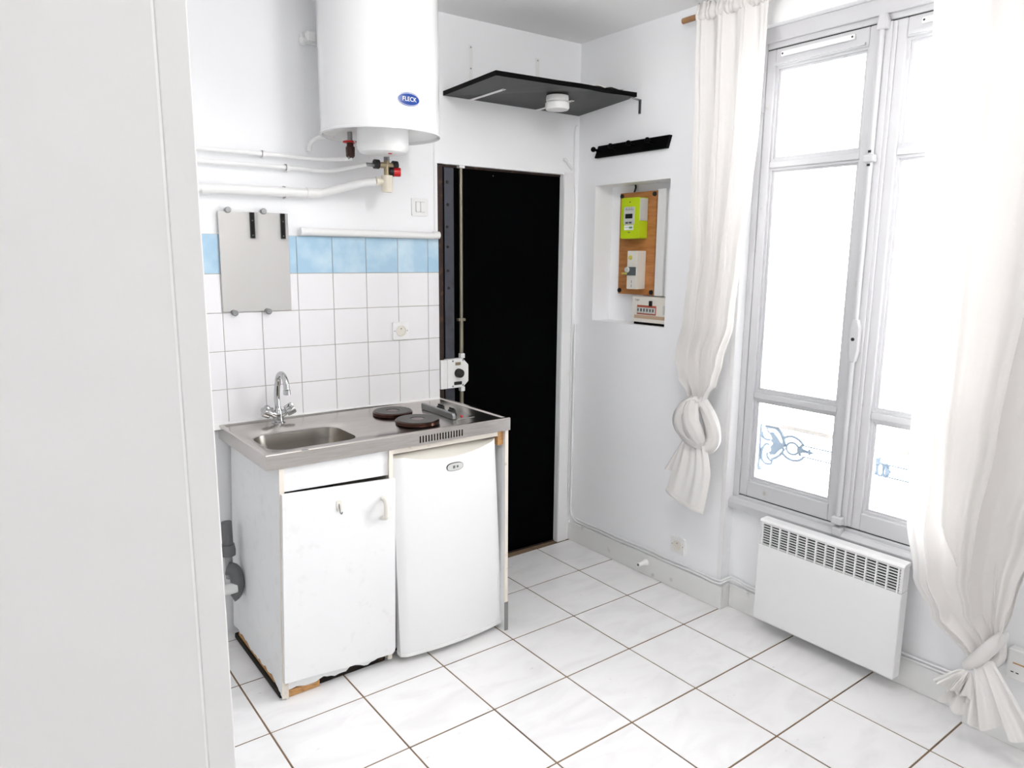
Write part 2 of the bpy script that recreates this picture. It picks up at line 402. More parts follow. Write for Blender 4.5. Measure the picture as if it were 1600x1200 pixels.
for side in (0, 1):
    def mu(u): return u if side == 0 else 2 * UC - u
    s_out, g0, g1, s_in = 1.0355, 1.072, 1.441, 1.487
    def mbox(bm, a0, a1, *r):
        a0, a1 = sorted((mu(a0), mu(a1))); box(bm, a0, a1, *r)
    bm = nb()
    mbox(bm, s_out, g0, -0.09, -0.05, 0.535, 2.352); mbox(bm, g1, s_in + .016, -0.09, -0.05, 0.535, 2.352)
    mbox(bm, g0, g1, -0.09, -0.05, 0.535, ROWS[0][0]); mbox(bm, g0, g1, -0.09, -0.05, ROWS[2][1], 2.352)
    bevel(bm, 0.004)
    for z0, z1 in ROWS:                                       # stepped glazing beads
        for w, dd in ((0.009, -0.062), (0.018, -0.071)):
            w0 = w - 0.009
            mbox(bm, g0 + w0, g0 + w, -0.09, dd, z0, z1); mbox(bm, g1 - w, g1 - w0, -0.09, dd, z0, z1)
            mbox(bm, g0 + w, g1 - w, -0.09, dd, z0 + w0, z0 + w); mbox(bm, g0 + w, g1 - w, -0.09, dd, z1 - w, z1 - w0)
    mbox(bm, g0 + .001, g1 - .01, -0.05, -0.040, ROWS[2][1] + .004, ROWS[2][1] + .013)   # drip ledge under the top rail
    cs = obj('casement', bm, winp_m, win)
    for zc in ((ROWS[0][1] + ROWS[1][0]) / 2, (ROWS[1][1] + ROWS[2][0]) / 2):
        bm = nb(); mbox(bm, g0, g1, -0.09, -0.053, zc - .0125, zc + .0125); bevel(bm, 0.004); obj('glazing_bar', bm, winp_m, cs)
    for z0, z1 in ROWS:
        bm = nb(); mbox(bm, g0 + .014, g1 - .014, -0.081, -0.078, z0 + .014, z1 - .014); obj('pane', bm, glass_m, cs)
    bm = nb(); mbox(bm, 1.10, 1.392, -0.05, -0.038, 2.318, 2.337); bevel(bm, 0.003); v = obj('vent_cover', bm, trim_m, cs)
    for uu in (1.108, 1.384):
        bm = nb(); lathe(bm, [(0.0, 0.0), (0.0036, 0.0), (0.0036, 0.001), (0, 0.0014)], (mu(uu), -0.0385, 2.3275), (0, 1, 0), 10); obj('vent_screw', bm, black_p, cs)
    for zc in (0.665, 1.43, 2.15):
        bm = nb(); tube(bm, [(mu(1.031), -0.047, zc - .028), (mu(1.031), -0.047, zc + .028)], 0.007, 10); h = obj('hinge', bm, winp_m, win)
# meeting moulding, espagnolette rod, gearbox, keepers
bm = nb()
for w, d0, d1 in ((0.034, -0.05, -0.040), (0.022, -0.04, -0.033)): box(bm, UC - w, UC + w, d0, d1, 0.54, 2.348)
bevel(bm, 0.004); obj('meeting_moulding', bm, winp_m, win)
bm = nb(); tube(bm, [(UC - .008, -0.024, 0.55), (UC - .008, -0.024, 1.185)], 0.0095, 14); tube(bm, [(UC - .008, -0.024, 1.325), (UC - .008, -0.024, 2.335)], 0.0095, 14)
obj('espagnolette_rod', bm, winp_m, win, smooth=40)
bm = nb(); prism(bm, [(UC - .020, 1.205), (UC - .013, 1.175), (UC + .006, 1.175), (UC + .014, 1.215), (UC + .014, 1.30), (UC + .004, 1.332), (UC - .013, 1.332), (UC - .022, 1.30)], -0.033, -0.010); bevel(bm, 0.004)
gb = obj('gearbox', bm, winp_m, win)
bm = nb(); lathe(bm, [(0, 0), (0.0065, 0), (0.0065, 0.003), (0.004, 0.003), (0, 0.001)], (UC - .006, -0.011, 1.259), (0, 1, 0), 14); obj('spindle_hole', bm, black_p, gb)
for z0 in (1.166, 1.333):
    bm = nb(); lathe(bm, [(0, 0), (0.008, 0), (0.008, 0.010), (0, 0.010)], (UC - .008, -0.024, z0), (0, 0, 1), 12); obj('rod_ferrule', bm, dirt, gb)
bm = nb(); box(bm, UC - .030, UC + .012, -0.034, -0.006, 1.885, 1.912); bevel(bm, 0.008, 3); k = obj('rod_keeper', bm, winp_m, win)
for z0 in (1.872, 1.918):
    bm = nb(); box(bm, UC - .014, UC - .004, -0.016, -0.012, z0, z0 + .008); obj('keeper_notch', bm, black_p, k)
bm = nb(); box(bm, UC - .028, UC + .014, -0.036, -0.006, 0.545, 0.575); bevel(bm, 0.006, 2); obj('rod_keeper', bm, winp_m, win)
bm = nb(); box(bm, UC - .026, UC + .012, -0.045, -0.012, 0.495, 0.533); bevel(bm, 0.008, 2); obj('floor_keeper', bm, winp_m, win)
bm = nb(); prism(bm, [(UC - .026, 2.322), (UC + .012, 2.322), (UC + .016, 2.345), (UC + .004, 2.375), (UC - .018, 2.372)], -0.038, -0.010); bevel(bm, 0.005); obj('rod_keeper', bm, winp_m, win)
# outside ledge and balcony railing
obj('outer_ledge', bbox(U0, U1, -0.34, -0.115, 0.43, 0.475), stone, fr='W', kind='structure')
rl = thing('balcony_railing', 'blue-grey cast-iron balustrade with scrolls outside the lower window panes', 'railing', (UC, -0.2, 0.475), 'W')
obj('handrail', bbox(U0 - .02, U1 + .02, -0.215, -0.185, 0.826, 0.847, bev=0.004), rail_w, rl)
def orn(pts, r=0.0045, sm=5, name='scroll', closed=False):
    for sgn in (0, 1):
        bm = nb(); tube(bm, [((u if sgn == 0 else 2 * UC - u), -0.2, z) for u, z in pts], r * 1.35, 8, sm, closed); obj(name, bm, iron_b, rl, smooth=40)
def flatorn(poly, name='leaf_casting', t=0.006):
    for sgn in (0, 1):
        bm = nb(); prism(bm, [((u if sgn == 0 else 2 * UC - u), z) for u, z in poly], -0.2 - t, -0.2 + t); obj(name, bm, iron_b, rl)
flatorn([(1.019, 0.826), (1.031, 0.826), (1.031, 0.64), (1.044, 0.62), (1.019, 0.612)], 'stile')
orn([(1.046, 0.819), (1.067, 0.819), (1.094, 0.82), (1.117, 0.808), (1.135, 0.783), (1.141, 0.763), (1.142, 0.747)], 0.006)
orn([(1.031, 0.79), (1.033, 0.778), (1.041, 0.765), (1.057, 0.76), (1.076, 0.762)], 0.0042)
orn([(1.143, 0.739), (1.134, 0.717), (1.113, 0.693), (1.087, 0.677)], 0.005)
orn([(1.073, 0.739), (1.054, 0.74), (1.04, 0.721), (1.035, 0.69), (1.039, 0.666), (1.054, 0.652), (1.073, 0.652), (1.086, 0.658), (1.088, 0.669), (1.076, 0.672), (1.063, 0.688), (1.064, 0.703)], 0.0042)
flatorn([(1.053, 0.812), (1.073, 0.795), (1.086, 0.802), (1.106, 0.785), (1.125, 0.764), (1.144, 0.752), (1.141, 0.739), (1.124, 0.727), (1.103, 0.701), (1.081, 0.696), (1.071, 0.705), (1.082, 0.717), (1.078, 0.733), (1.09, 0.749), (1.081, 0.759), (1.084, 0.772), (1.074, 0.787), (1.059, 0.796)])
orn([(1.139, 0.784), (1.154, 0.793), (1.179, 0.798), (1.206, 0.791), (1.222, 0.781), (1.233, 0.771)], 0.0045)
orn([(1.138, 0.714), (1.157, 0.701), (1.184, 0.695), (1.209, 0.699), (1.226, 0.709), (1.237, 0.722)], 0.0045)
orn([(1.182 + 0.029 * math.cos(t * PI / 8), 0.746 + 0.026 * math.sin(t * PI / 8)) for t in range(16)], 0.0042, 0, 'ring', True)
flatorn([(1.205, 0.749), (1.224, 0.775), (1.233, 0.771), (1.226, 0.757), (1.256, 0.752), (1.262, 0.766), (1.268, 0.752), (1.293, 0.749), (1.268, 0.742), (1.262, 0.73), (1.257, 0.742), (1.223, 0.737), (1.229, 0.722), (1.216, 0.723)], 'arrow_finial')
for z in (0.769, 0.7215):
    bm = nb(); tube(bm, [(1.23, -0.2, z), (2 * UC - 1.23, -0.2, z)], 0.0032, 8); obj('bar', bm, iron_b, rl, smooth=40)
for cu, ru in ((1.531, 0.013), (1.557, 0.012), (1.579, 0.011)):
    for s_ in (-1, 1):
        bm = nb(); c = UC + s_ * (cu - UC)
        tube(bm, [(c + ru * math.cos(t * PI / 7), -0.2, 0.745 + 0.026 * math.sin(t * PI / 7)) for t in range(14)], 0.0046, 8, 0, True); obj('ring', bm, iron_b, rl, smooth=40)
flatorn([(1.497, 0.815), (1.485, 0.795), (1.465, 0.788), (1.452, 0.799), (1.455, 0.776), (1.445, 0.765), (1.500, 0.765)], 'leaf_casting')
flatorn([(1.420, 0.755), (1.408, 0.745), (1.420, 0.736), (1.432, 0.722), (1.436, 0.768)], 'arrow_finial')

# ================================================================== ENTRANCE DOOR
dr = thing('door_1', base=((DX0 + DX1) / 2, -0.05, 0), kind='structure')
obj('door_leaf', bbox(-0.905, DX1, -0.07, -0.03, 0.004, DZ - .004, bev=0.002), black_door, dr)
obj('door_frame', bbox(DX0, -0.905, -0.12, -0.012, 0, DZ, bev=0.003), rust, dr, label='rusty brown door jamb')
obj('door_head', bbox(-0.905, DX1, -0.12, -0.028, DZ - .010, DZ), rust, dr)
bm = nb(); box(bm, -0.892, -0.842, -0.03, -0.022, 1.04, 1.945); bevel(bm, 0.002)
st = obj('steel_strip', bm, door_steel, dr, label='dark grey steel reinforcing strip')
obj('steel_strip', bbox(-0.892, -0.842, -0.03, -0.022, 0.02, 0.93, bev=0.002), door_steel, dr)
for z in (1.90, 1.80, 1.70, 1.61, 1.50, 1.42):
    bm = nb(); lathe(bm, [(0, 0), (0.0075, 0), (0.006, 0.003), (0, 0.004)], (-0.874 + random.uniform(-.003, .003), -0.022, z - 0.02), (0, 1, 0), 10); obj('bolt', bm, black_p, st)
bm = nb(); tube(bm, [(-0.807, -0.018, 1.075), (-0.807, -0.018, 1.25)], 0.010, 12); tube(bm, [(-0.807, -0.018, 1.24), (-0.807, -0.018, 1.95)], 0.0085, 12); tube(bm, [(-0.807, -0.018, 0.04), (-0.807, -0.018, 0.915)], 0.010, 12)
obj('locking_rod', bm, brass_d, dr, smooth=40)
obj('rod_guide', bbox(-0.822, -0.792, -0.03, -0.004, 1.945, 1.962, bev=0.002), trim_m, dr)
obj('rod_guide', bbox(-0.826, -0.788, -0.03, -0.008, 1.243, 1.256, bev=0.002), brass_d, dr)
lk = obj('lock_case', (lambda b: (prism(b, [(-0.897, 0.927), (-0.812, 0.927), (-0.782, 0.955), (-0.782, 1.035), (-0.812, 1.066), (-0.897, 1.066)], -0.03, 0.006), bevel(b, 0.002))[1])(nb()), plast_w, dr, label='white octagonal-ended lock case')
obj('striker_plate', bbox(-0.934, -0.899, -0.012, 0.007, 0.927, 1.064, bev=0.001), plast_w, dr)
bm = nb(); lathe(bm, [(0, 0), (0.022, 0), (0.020, 0.022), (0.014, 0.026), (0, 0.026)], (-0.838, 0.006, 0.998), (0, 1, 0), 24); obj('knob', bm, black_p, lk, smooth=40)
obj('key_slot', bbox(-0.862, -0.820, 0.004, 0.010, 0.941, 0.957, bev=0.002), black_p, lk)
obj('indicator', bbox(-0.855, -0.826, 0.004, 0.0075, 1.036, 1.050), brass, lk)
for a, z in ((-0.868, 1.057), (-0.812, 1.059), (-0.868, 0.936), (-0.812, 0.938)):
    bm = nb(); lathe(bm, [(0, 0), (0.005, 0), (0, 0.003)], (a, 0.006, z), (0, 1, 0), 8); obj('screw', bm, alu, lk)
for z0, z1 in ((1.066, 1.088), (0.905, 0.927)):
    obj('rod_clamp', bbox(-0.819, -0.796, -0.026, -0.002, z0, z1, bev=0.002), plast_w, dr)
obj('threshold', bbox(DX0, DX1, -0.12, -0.022, 0.0, 0.004), rust, dr)
bm = nb(); lathe(bm, [(0, 0), (0.0025, 0), (0, 0.003)], (-0.62, -0.03, 1.925), (0, 1, 0), 8); obj('peephole', bm, alu, dr)

# ================================================================== KITCHENETTE (frame K: a, d, z)
ct = thing('worktop', 'stainless steel worktop with a sink bowl and two electric hotplates', 'worktop', (0.5, 0.28, 0.836), 'K')
CZ, CW, CD = 0.889, 1.018, 0.552
NS = 16
def rect_loop(a0, a1, d0, d1, z, rad=0.0):
    out = []
    C4 = [(a0, d0), (a1, d0), (a1, d1), (a0, d1)]
    for s in range(4):
        p, q = Vector(C4[s]), Vector(C4[(s + 1) % 4])
        for k in range(NS):
            t = k / NS; c = p.lerp(q, t); out.append(c)
    if rad:
        res = []
        for c in out:
            x = min(max(c.x, a0 + rad), a1 - rad); y = min(max(c.y, d0 + rad), d1 - rad); v = Vector((c.x - x, c.y - y))
            if v.length > 1e-9 and (c.x != x and c.y != y): v = v.normalized() * rad
            res.append(Vector((x, y)) + v)
        out = res
    return [(c.x, c.y, z) for c in out]
bm = nb()
loops = [rect_loop(0, CW, 0.0, CD, 0.836), rect_loop(0, CW, 0.0, CD, CZ - .003), rect_loop(.003, CW - .003, 0.003, CD - .003, CZ),
         rect_loop(.016, CW - .016, .016, CD - .016, CZ), rect_loop(.022, CW - .022, .022, CD - .022, CZ - .005),
         rect_loop(.040, .382, .226, .494, CZ - .005, .07), rect_loop(.046, .376, .232, .488, CZ - .009, .066)]
vl = [[bm.verts.new(p) for p in L] for L in loops]
for A, Bq in zip(vl, vl[1:]):
    for k in range(len(A)):
        n = (k + 1) % len(A); bm.faces.new((A[k], A[n], Bq[n], Bq[k]))
obj('worktop_deck', bm, steel, ct, smooth=35)
bm = nb()
loops = [rect_loop(.046, .376, .232, .488, CZ - .009, .066), rect_loop(.052, .370, .238, .482, CZ - .05, .064), rect_loop(.058, .364, .244, .476, CZ - .10, .062),
         rect_loop(.066, .356, .252, .468, CZ - .118, .058), rect_loop(.085, .337, .271, .449, CZ - .128, .05), rect_loop(.19, .23, .34, .38, CZ - .133, .018)]
vl = [[bm.verts.new(p) for p in L] for L in loops]
for A, Bq in zip(vl, vl[1:]):
    for k in range(len(A)):
        n = (k + 1) % len(A); bm.faces.new((A[k], A[n], Bq[n], Bq[k]))
bm.faces.new(vl[-1])
bw = obj('sink_bowl', bm, bowl_m, ct, smooth=60)
bm = nb(); lathe(bm, [(0.034, 0.0), (0.034, 0.003), (0.024, 0.002), (0.0, -0.001)], (.21, .36, CZ - .132), (0, 0, 1), 24); obj('drain', bm, chrome, bw, smooth=40)
for k in range(16):
    a = 0.588 + k * (0.190 / 15)
    obj('vent_slot', bbox(a - .0026, a + .0026, CD - .002, CD + .0006, .845, .871), dark_v, ct)
for (ca, cdp, r) in ((.651, .213, .0835), (.657, .410, .0885)):
    bm = nb(); lathe(bm, [(0, 0.001), (r - .012, 0.001), (r, 0.005), (r, 0.017), (r - .004, 0.0195)], (ca, cdp, CZ - .005), (0, 0, 1), 48)
    hp = obj('hotplate', bm, rim_m, ct, smooth=35)
    bm = nb(); lathe(bm, [(r - .004, 0.0175), (r - .006, 0.0215), (r * .36, 0.0212), (r * .34, 0.0195), (0, 0.0192)], (ca, cdp, CZ - .005), (0, 0, 1), 48)
    obj('heating_surface', bm, plate_m, hp, smooth=35)
    bm = nb(); lathe(bm, [(r * .30, 0.0193), (r * .29, 0.0202), (0, 0.0203)], (ca, cdp, CZ - .005), (0, 0, 1), 32); obj('centre_disc', bm, rim_m, hp, smooth=35)
bm = nb(); box(bm, .824, .916, .165, .440, CZ - .006, CZ - .0035); bevel(bm, .001); cp = obj('control_plate', bm, steel, ct)
bm = nb(); prism(bm, [(.180, CZ - .004), (.436, CZ - .004), (.436, CZ + .012), (.430, CZ + .021), (.180, CZ + .023)], .808, .824, 'a'); bevel(bm, .003, 2)
obj('heat_guard', bm, alu, cp, label='grey upright guard strip beside the knobs')
for cdp in (.262, .352):
    bm = nb(); lathe(bm, [(0, 0), (.021, 0), (.021, .004), (.018, .006), (.017, .020), (.014, .023), (0, .023)], (.858, cdp, CZ - .0035), (0, 0, 1), 24)
    kb = obj('knob', bm, black_p, cp, smooth=40)
    obj('knob_grip', bbox(.854, .862, cdp - .018, cdp + .018, CZ + .018, CZ + .026, bev=.002), black_p, kb)
bm = nb(); lathe(bm, [(0, 0), (.006, 0), (.005, .004), (0, .005)], (.872, .405, CZ - .0035), (0, 0, 1), 14); obj('pilot_light', bm, red_m, cp)
bm = nb(); box(bm, .125, .148, CD - .012, CD - .0, CZ - .001, CZ + .0004); obj('sticker', bm, alu, ct)
# sealant along the tiled wall
obj('trim_6', (lambda b: (hexa(b, [(-2.2, 0.0065, CZ - .012), (-.942, 0.0065, CZ - .012), (-.942, 0.012, CZ - .012), (-2.2, 0.075, CZ - .012), (-2.2, 0.0065, CZ + .004), (-.942, 0.0065, CZ + .004), (-.942, 0.010, CZ + .002), (-1.93, 0.026, CZ + .002)]), b)[1])(nb()), caulk, kind='structure')

# mixer tap
tp = thing('mixer_tap', 'chrome two-handle mixer tap with swan neck on the sink', 'tap', (.214, .07, CZ), 'K')
TB = (.214, .072, CZ - .005)
bm = nb(); lathe(bm, [(0, 0), (.027, 0), (.027, .004), (.021, .008), (.019, .024), (.021, .036), (.017, .05), (.0125, .058), (.0125, .066), (0, .066)], TB, (0, 0, 1), 28); obj('tap_body', bm, chrome, tp, smooth=35)
pts = [(TB[0], TB[1], CZ + .055)] + [(TB[0], TB[1] - .004, CZ + .10), (TB[0] + .002, TB[1] + .002, CZ + .148)]
for k in range(0, 9):
    t = PI - k * PI / 8 * 1.02; pts.append((TB[0] + .003, TB[1] + .052 + .048 * math.cos(t), CZ + .150 + .048 * math.sin(t)))
pts.append((TB[0] + .003, TB[1] + .102, CZ + .140))
bm = nb(); tube(bm, pts, 0.0115, 16, 4); obj('spout', bm, chrome, tp, smooth=50)
bm = nb(); lathe(bm, [(0, 0), (.0135, 0), (.0135, .018), (0, .018)], (TB[0] + .003, TB[1] + .102, CZ + .124), (0, 0, 1), 20); obj('aerator', bm, chrome, tp, smooth=35)
for s in (-1, 1):
    ax = Vector((s * .80, .16, .42)); c0 = Vector((TB[0], TB[1], CZ + .022))
    bm = nb(); lathe(bm, [(0, .005), (.014, .005), (.014, .030), (.011, .033), (0, .033)], c0, ax, 20); obj('valve_stem', bm, chrome, tp, smooth=35)
    bm = nb(); axn = ax.normalized(); e1 = axn.cross(Vector((0, 1, 0))).normalized(); e2 = axn.cross(e1); rings = []
    for h, kk in ((.034, .75), (.037, 1.0), (.064, 1.08), (.070, .95), (.071, .6)):
        ring = []
        for q in range(32):
            t = 2 * PI * q / 32; rr = (.0195 + .004 * math.cos(4 * t)) * kk
            ring.append(bm.verts.new(c0 + axn * h + e1 * rr * math.cos(t) + e2 * rr * math.sin(t)))
        rings.append(ring)
    for A, Bq in zip(rings, rings[1:]):
        for q in range(32): bm.faces.new((A[q], A[(q + 1) % 32], Bq[(q + 1) % 32], Bq[q]))
    bm.faces.new(rings[0]); bm.faces.new(rings[-1])
    obj('handle', bm, chrome, tp, smooth=45)

# base cabinet (the carcass leans: its foot stands a little left of and in front of its top)
cb = thing('sink_cabinet', 'white laminate sink unit with a rotten jagged base edge', 'cabinet', (0.24, 0.28, 0), 'K')
def lean(a, d, z):                                            # lower points shift left and forward
    t = 1 - z / 0.836
    return a - .036 * t, d + (.022 + .03 * max(0, a - .45) / .5) * t * (d / .55), z
def lbox(bm, a0, a1, d0, d1, z0, z1):
    P = [(a0, d0, z0), (a1, d0, z0), (a1, d1, z0), (a0, d1, z0), (a0, d0, z1), (a1, d0, z1), (a1, d1, z1), (a0, d1, z1)]
    hexa(bm, [lean(*p) for p in P])
# left side panel with jagged foot
bm = nb(); random.seed(3)
foot = [(.545, .012)]
nseg = 26
for k in range(1, nseg):
    t = k / nseg; base_h = .014 + .030 * min(1, t * 5) + .006 * math.sin(t * 9)
    foot.append((.545 - t * .54, max(.006, base_h + random.uniform(-.008, .006))))
foot.append((.005, .045))
poly = foot + [(.005, .834), (.545, .834)]
for (lo, hi) in ((.044, .060),):
    A = [bm.verts.new(lean(lo, p[0], p[1])) for p in poly]; Bq = [bm.verts.new(lean(hi, p[0], p[1])) for p in poly]
    bm.faces.new(A); bm.faces.new(Bq)
    for i in range(len(poly)):
        j = (i + 1) % len(poly); bm.faces.new((A[i], A[j], Bq[j], Bq[i]))
bmesh.ops.triangulate(bm, faces=[f for f in bm.faces if len(f.verts) > 4])
obj('side_panel', bm, lam_g, cb)
bm = nb(); lbox(bm, .0435, .0605, .544, .5475, .006, .834); obj('panel_edging', bm, edge_m, cb)
bm = nb(); lbox(bm, .458, .474, .02, .547, .012, .834); obj('divider_panel', bm, edge_m, cb)
bm = nb(); hexa(bm, [lean(*p) for p in ((.0605, .520, .749), (.458, .520, .739), (.458, .536, .739), (.0605, .536, .749), (.0605, .520, .834), (.458, .520, .834), (.458, .536, .834), (.0605, .536, .834))]); obj('fascia', bm, lam, cb)
bm = nb(); lbox(bm, .474, 1.0, .515, .530, .812, .834); obj('top_rail', bm, edge_m, cb)
bm = nb(); lbox(bm, .06, .458, .03, .046, .06, .80); obj('back_panel', bm, dirt, cb)
# cabinet door, hanging slightly askew, with rounded lower right corner
bm = nb()
dp = [(.047, .7485)] + [(.047, .071), (.30, .050)] + [(.468 + .0, .0405), (.4775, .050), (.4790, .060)] + [(.4745, .7285)]
A = []; Bq = []
for p in dp:
    q0 = lean(p[0], .5475, p[1]); q1 = lean(p[0], .564, p[1]); A.append(bm.verts.new(q0)); Bq.append(bm.verts.new(q1))
bm.faces.new(A); bm.faces.new(Bq)
for i in range(len(dp)):
    j = (i + 1) % len(dp); bm.faces.new((A[i], A[j], Bq[j], Bq[i]))
bevel(bm, .0015, 2)
dd = obj('door', bm, lam, cb)
def dz(a, d, z): return lean(a, d, z)
h0 = .424
bm = nb(); tube(bm, [dz(h0, .565, .665), dz(h0, .588, .657), dz(h0, .594, .628), dz(h0, .588, .598), dz(h0, .565, .590)], .008, 12, 5, flat=(1.0, 1.3)); obj('handle', bm, plast_c, dd, smooth=50)
bm = nb(); prism(bm, rrect(h0 - .018, h0 - .004, .590, .660, .006), .5665, .5685); obj('handle_mark', bm, lam_g, dd)
bm = nb(); prism(bm, rrect(.234, .254, .652, .690, .006), .566, .571); hk = obj('hook_plate', bm, plast_c, dd)
bm = nb(); tube(bm, [(.244, .571, .678), (.244, .575, .660), (.244, .578, .648), (.246, .585, .645), (.248, .586, .652)], .0022, 8, 4); obj('hook', bm, alu, hk, smooth=50)
# plinth with rotten lower edge, battens
bm = nb(); random.seed(11); lowp = []
for k in range(0, 25):
    t = k / 24; hgt = .030 if t < .12 else (.026 + .006 * math.sin(t * 20)); lowp.append((.068 + t * .35, hgt + random.uniform(-.004, .004)))
poly = lowp + [(.418, .075), (.068, .085)]
A = [bm.verts.new(lean(p[0], .530, p[1])) for p in poly]; Bq = [bm.verts.new(lean(p[0], .540, p[1])) for p in poly]
bm.faces.new(A); bm.faces.new(Bq)
for i in range(len(poly)):
    j = (i + 1) % len(poly); bm.faces.new((A[i], A[j], Bq[j], Bq[i]))
bmesh.ops.triangulate(bm, faces=[f for f in bm.faces if len(f.verts) > 4])
obj('plinth', bm, lam_g, cb)
bm = nb(); lbox(bm, .425, .438, .525, .541, .03, .08); obj('plinth_end', bm, lam_g, cb)
bm = nb(); lbox(bm, .062, .185, .512, .540, .001, .026); bevel(bm, .002); obj('batten', bm, wood_l, cb, label='raw pine batten')
bm = nb(); lbox(bm, .19, .455, .500, .528, .001, .024); bevel(bm, .003); obj('batten', bm, rot_shade, cb, label='rotten batten painted black for the gap shade')  # black colour stands in for the shade under the plinth
bm = nb(); lbox(bm, .047, .062, .06, .46, .024, .037); obj('batten', bm, wood_l, cb)
bm = nb(); lbox(bm, .040, .074, .03, .53, .001, .022); bevel(bm, .004); obj('batten', bm, rot_shade, cb)  # blackened strip in place of the shade below the side panel
bm = nb(); lbox(bm, .058, .067, .535, .5475, .001, .070); obj('corner_post', bm, edge_m, cb)
# right side panel of the unit, thin and leaning forward at the foot
bm = nb(); hexa(bm, [(.926, .03, .002), (.940, .03, .002), (.940, .642, .002), (.926, .642, .002), (1.001, .02, .834), (1.015, .02, .834), (1.015, .538, .834), (1.001, .538, .834)])
obj('side_panel', bm, lam_g, cb)
bm = nb(); hexa(bm, [(.925, .642, .002), (.941, .642, .002), (.941, .645, .002), (.925, .645, .002), (1.000, .538, .834), (1.016, .538, .834), (1.016, .541, .834), (1.000, .541, .834)])
obj('panel_edging', bm, edge_m, cb)
bm = nb(); hexa(bm, [(.924, .6455, .004), (.942, .6455, .004), (.942, .648, .004), (.924, .648, .004), (.934, .6305, .12), (.952, .6305, .12), (.952, .633, .12), (.934, .633, .12)])
br = obj('corner_bracket', bm, alu, cb, label='small grey metal bracket')
obj('wood_block', bbox(.968, .998, .500, .532, .772, .832, bev=.002), wood_l, cb, label='orange pine block')

# fridge under the hob, bowed door
fg = thing('mini_fridge', 'white under-counter fridge with a bowed door below the hotplates', 'fridge', (0.70, 0.3, 0), 'K')
def fd(z): return .622 - (.622 - .556) * (z - .03) / .77
def fa(s, z):
    t = (z - .03) / .77; return (.460 + .016 * t) * (1 - s) + (.946 + .004 * t) * s
bm = nb()
hexa(bm, [(.472, .06, .03), (.922, .06, .03), (.922, .560, .03), (.472, .560, .03), (.484, .03, .795), (.955, .03, .795), (.955, .500, .795), (.480, .500, .795)]); bevel(bm, .004)
obj('fridge_body', bm, enamel, fg)
for a, d in ((.50, .50), (.89, .50), (.50, .12), (.89, .12)):
    bm = nb(); lathe(bm, [(0, 0), (.016, 0), (.016, .006), (.010, .008), (.010, .032), (0, .032)], (a, d, 0), (0, 0, 1), 14); obj('foot', bm, black_p, fg)
bm = nb(); NA, NZ = 24, 10
def ftop(s): 
    q = max(0.0, min(1.0, (s - .10) / .9)); return .797 + .012 * s - .030 * math.sin(PI * q) ** .7 * (1 if s > .1 else 0)
def fbow(s): return .024 * (1 - (2 * s - 1) ** 2) - (.010 if s in (0, 1) else 0)
Fv = []; 
for j in range(NZ + 1):
    row = []
    for i in range(NA + 1):
        s = i / NA; z = .030 + (ftop(s) - .030) * j / NZ
        row.append(bm.verts.new((fa(s, z), fd(z) + fbow(s) - .012, z)))
    Fv.append(row)
Bv = [[bm.verts.new((fa(i / NA, z), fd(z) - .052, z)) for i in range(NA + 1)] for z in (.030, .803)]
for j in range(NZ):
    for i in range(NA): bm.faces.new((Fv[j][i], Fv[j][i + 1], Fv[j + 1][i + 1], Fv[j + 1][i]))
for i in range(NA):
    bm.faces.new((Fv[0][i], Fv[0][i + 1], Bv[0][i + 1], Bv[0][i])); bm.faces.new((Bv[0][i], Bv[0][i + 1], Bv[1][i + 1], Bv[1][i]))
bm.faces.new([Fv[j][0] for j in range(NZ + 1)] + [Bv[1][0], Bv[0][0]]); bm.faces.new([Fv[j][NA] for j in range(NZ + 1)] + [Bv[1][NA], Bv[0][NA]])
lipF = [Vector(v.co) for v in Fv[NZ]]; lipB = [Vector(v.co) for v in Bv[1]]
fdo = obj('fridge_door', bm, enamel, fg, smooth=30)
bm = nb(); A = [bm.verts.new(p) for p in lipF]; Bq = [bm.verts.new(p) for p in lipB]; C_ = [bm.verts.new(p - Vector((0, 0, .004))) for p in lipB]; D_ = [bm.verts.new(p - Vector((0, .002, .004))) for p in lipF]
for i in range(NA):
    for P, Q in ((A, Bq), (Bq, C_), (C_, D_), (D_, A)): bm.faces.new((P[i], P[i + 1], Q[i + 1], Q[i]))
bm.faces.new((A[0], Bq[0], C_[0], D_[0])); bm.faces.new((A[-1], Bq[-1], C_[-1], D_[-1]))
obj('grip_lip', bm, plast_c, fdo, smooth=30)
bm = nb()                                                     # cream trim along the foot of the door
lo = []; 
for i in range(NA + 1):
    s = i / NA
    lo.append((fa(s, .024), fd(.024) + fbow(s) - .010))
hi_ = [(x, y - .03) for x, y in lo]
A = [bm.verts.new((x, y, .024)) for x, y in lo]; A2 = [bm.verts.new((x, y, .038)) for x, y in lo]; B2 = [bm.verts.new((x, y, .024)) for x, y in hi_]; B3 = [bm.verts.new((x, y, .038)) for x, y in hi_]
for i in range(NA):
    for P, Q in ((A, A2), (A2, B3), (B3, B2), (B2, A)): bm.faces.new((P[i], P[i + 1], Q[i + 1], Q[i]))
bm.faces.new((A[0], A2[0], B3[0], B2[0])); bm.faces.new((A[-1], A2[-1], B3[-1], B2[-1]))
obj('bottom_trim', bm, plast_w, fdo, smooth=30)
bs, bz = .535, .733
bc = Vector((fa(bs, bz), fd(bz) + fbow(bs) - .0115, bz))
def oval(cx, w, h, n=24, p=2.6):
    return [(cx[0] + w * math.copysign(abs(math.cos(t)) ** (2 / p), math.cos(t)), cx[1] + h * math.copysign(abs(math.sin(t)) ** (2 / p), math.sin(t))) for t in [2 * PI * k / n for k in range(n)]]
bm = nb(); prism(bm, oval((bc.x, bc.z), .038, .0165), bc.y - .004, bc.y + .003); bg_ = obj('badge', bm, black_p, fdo)
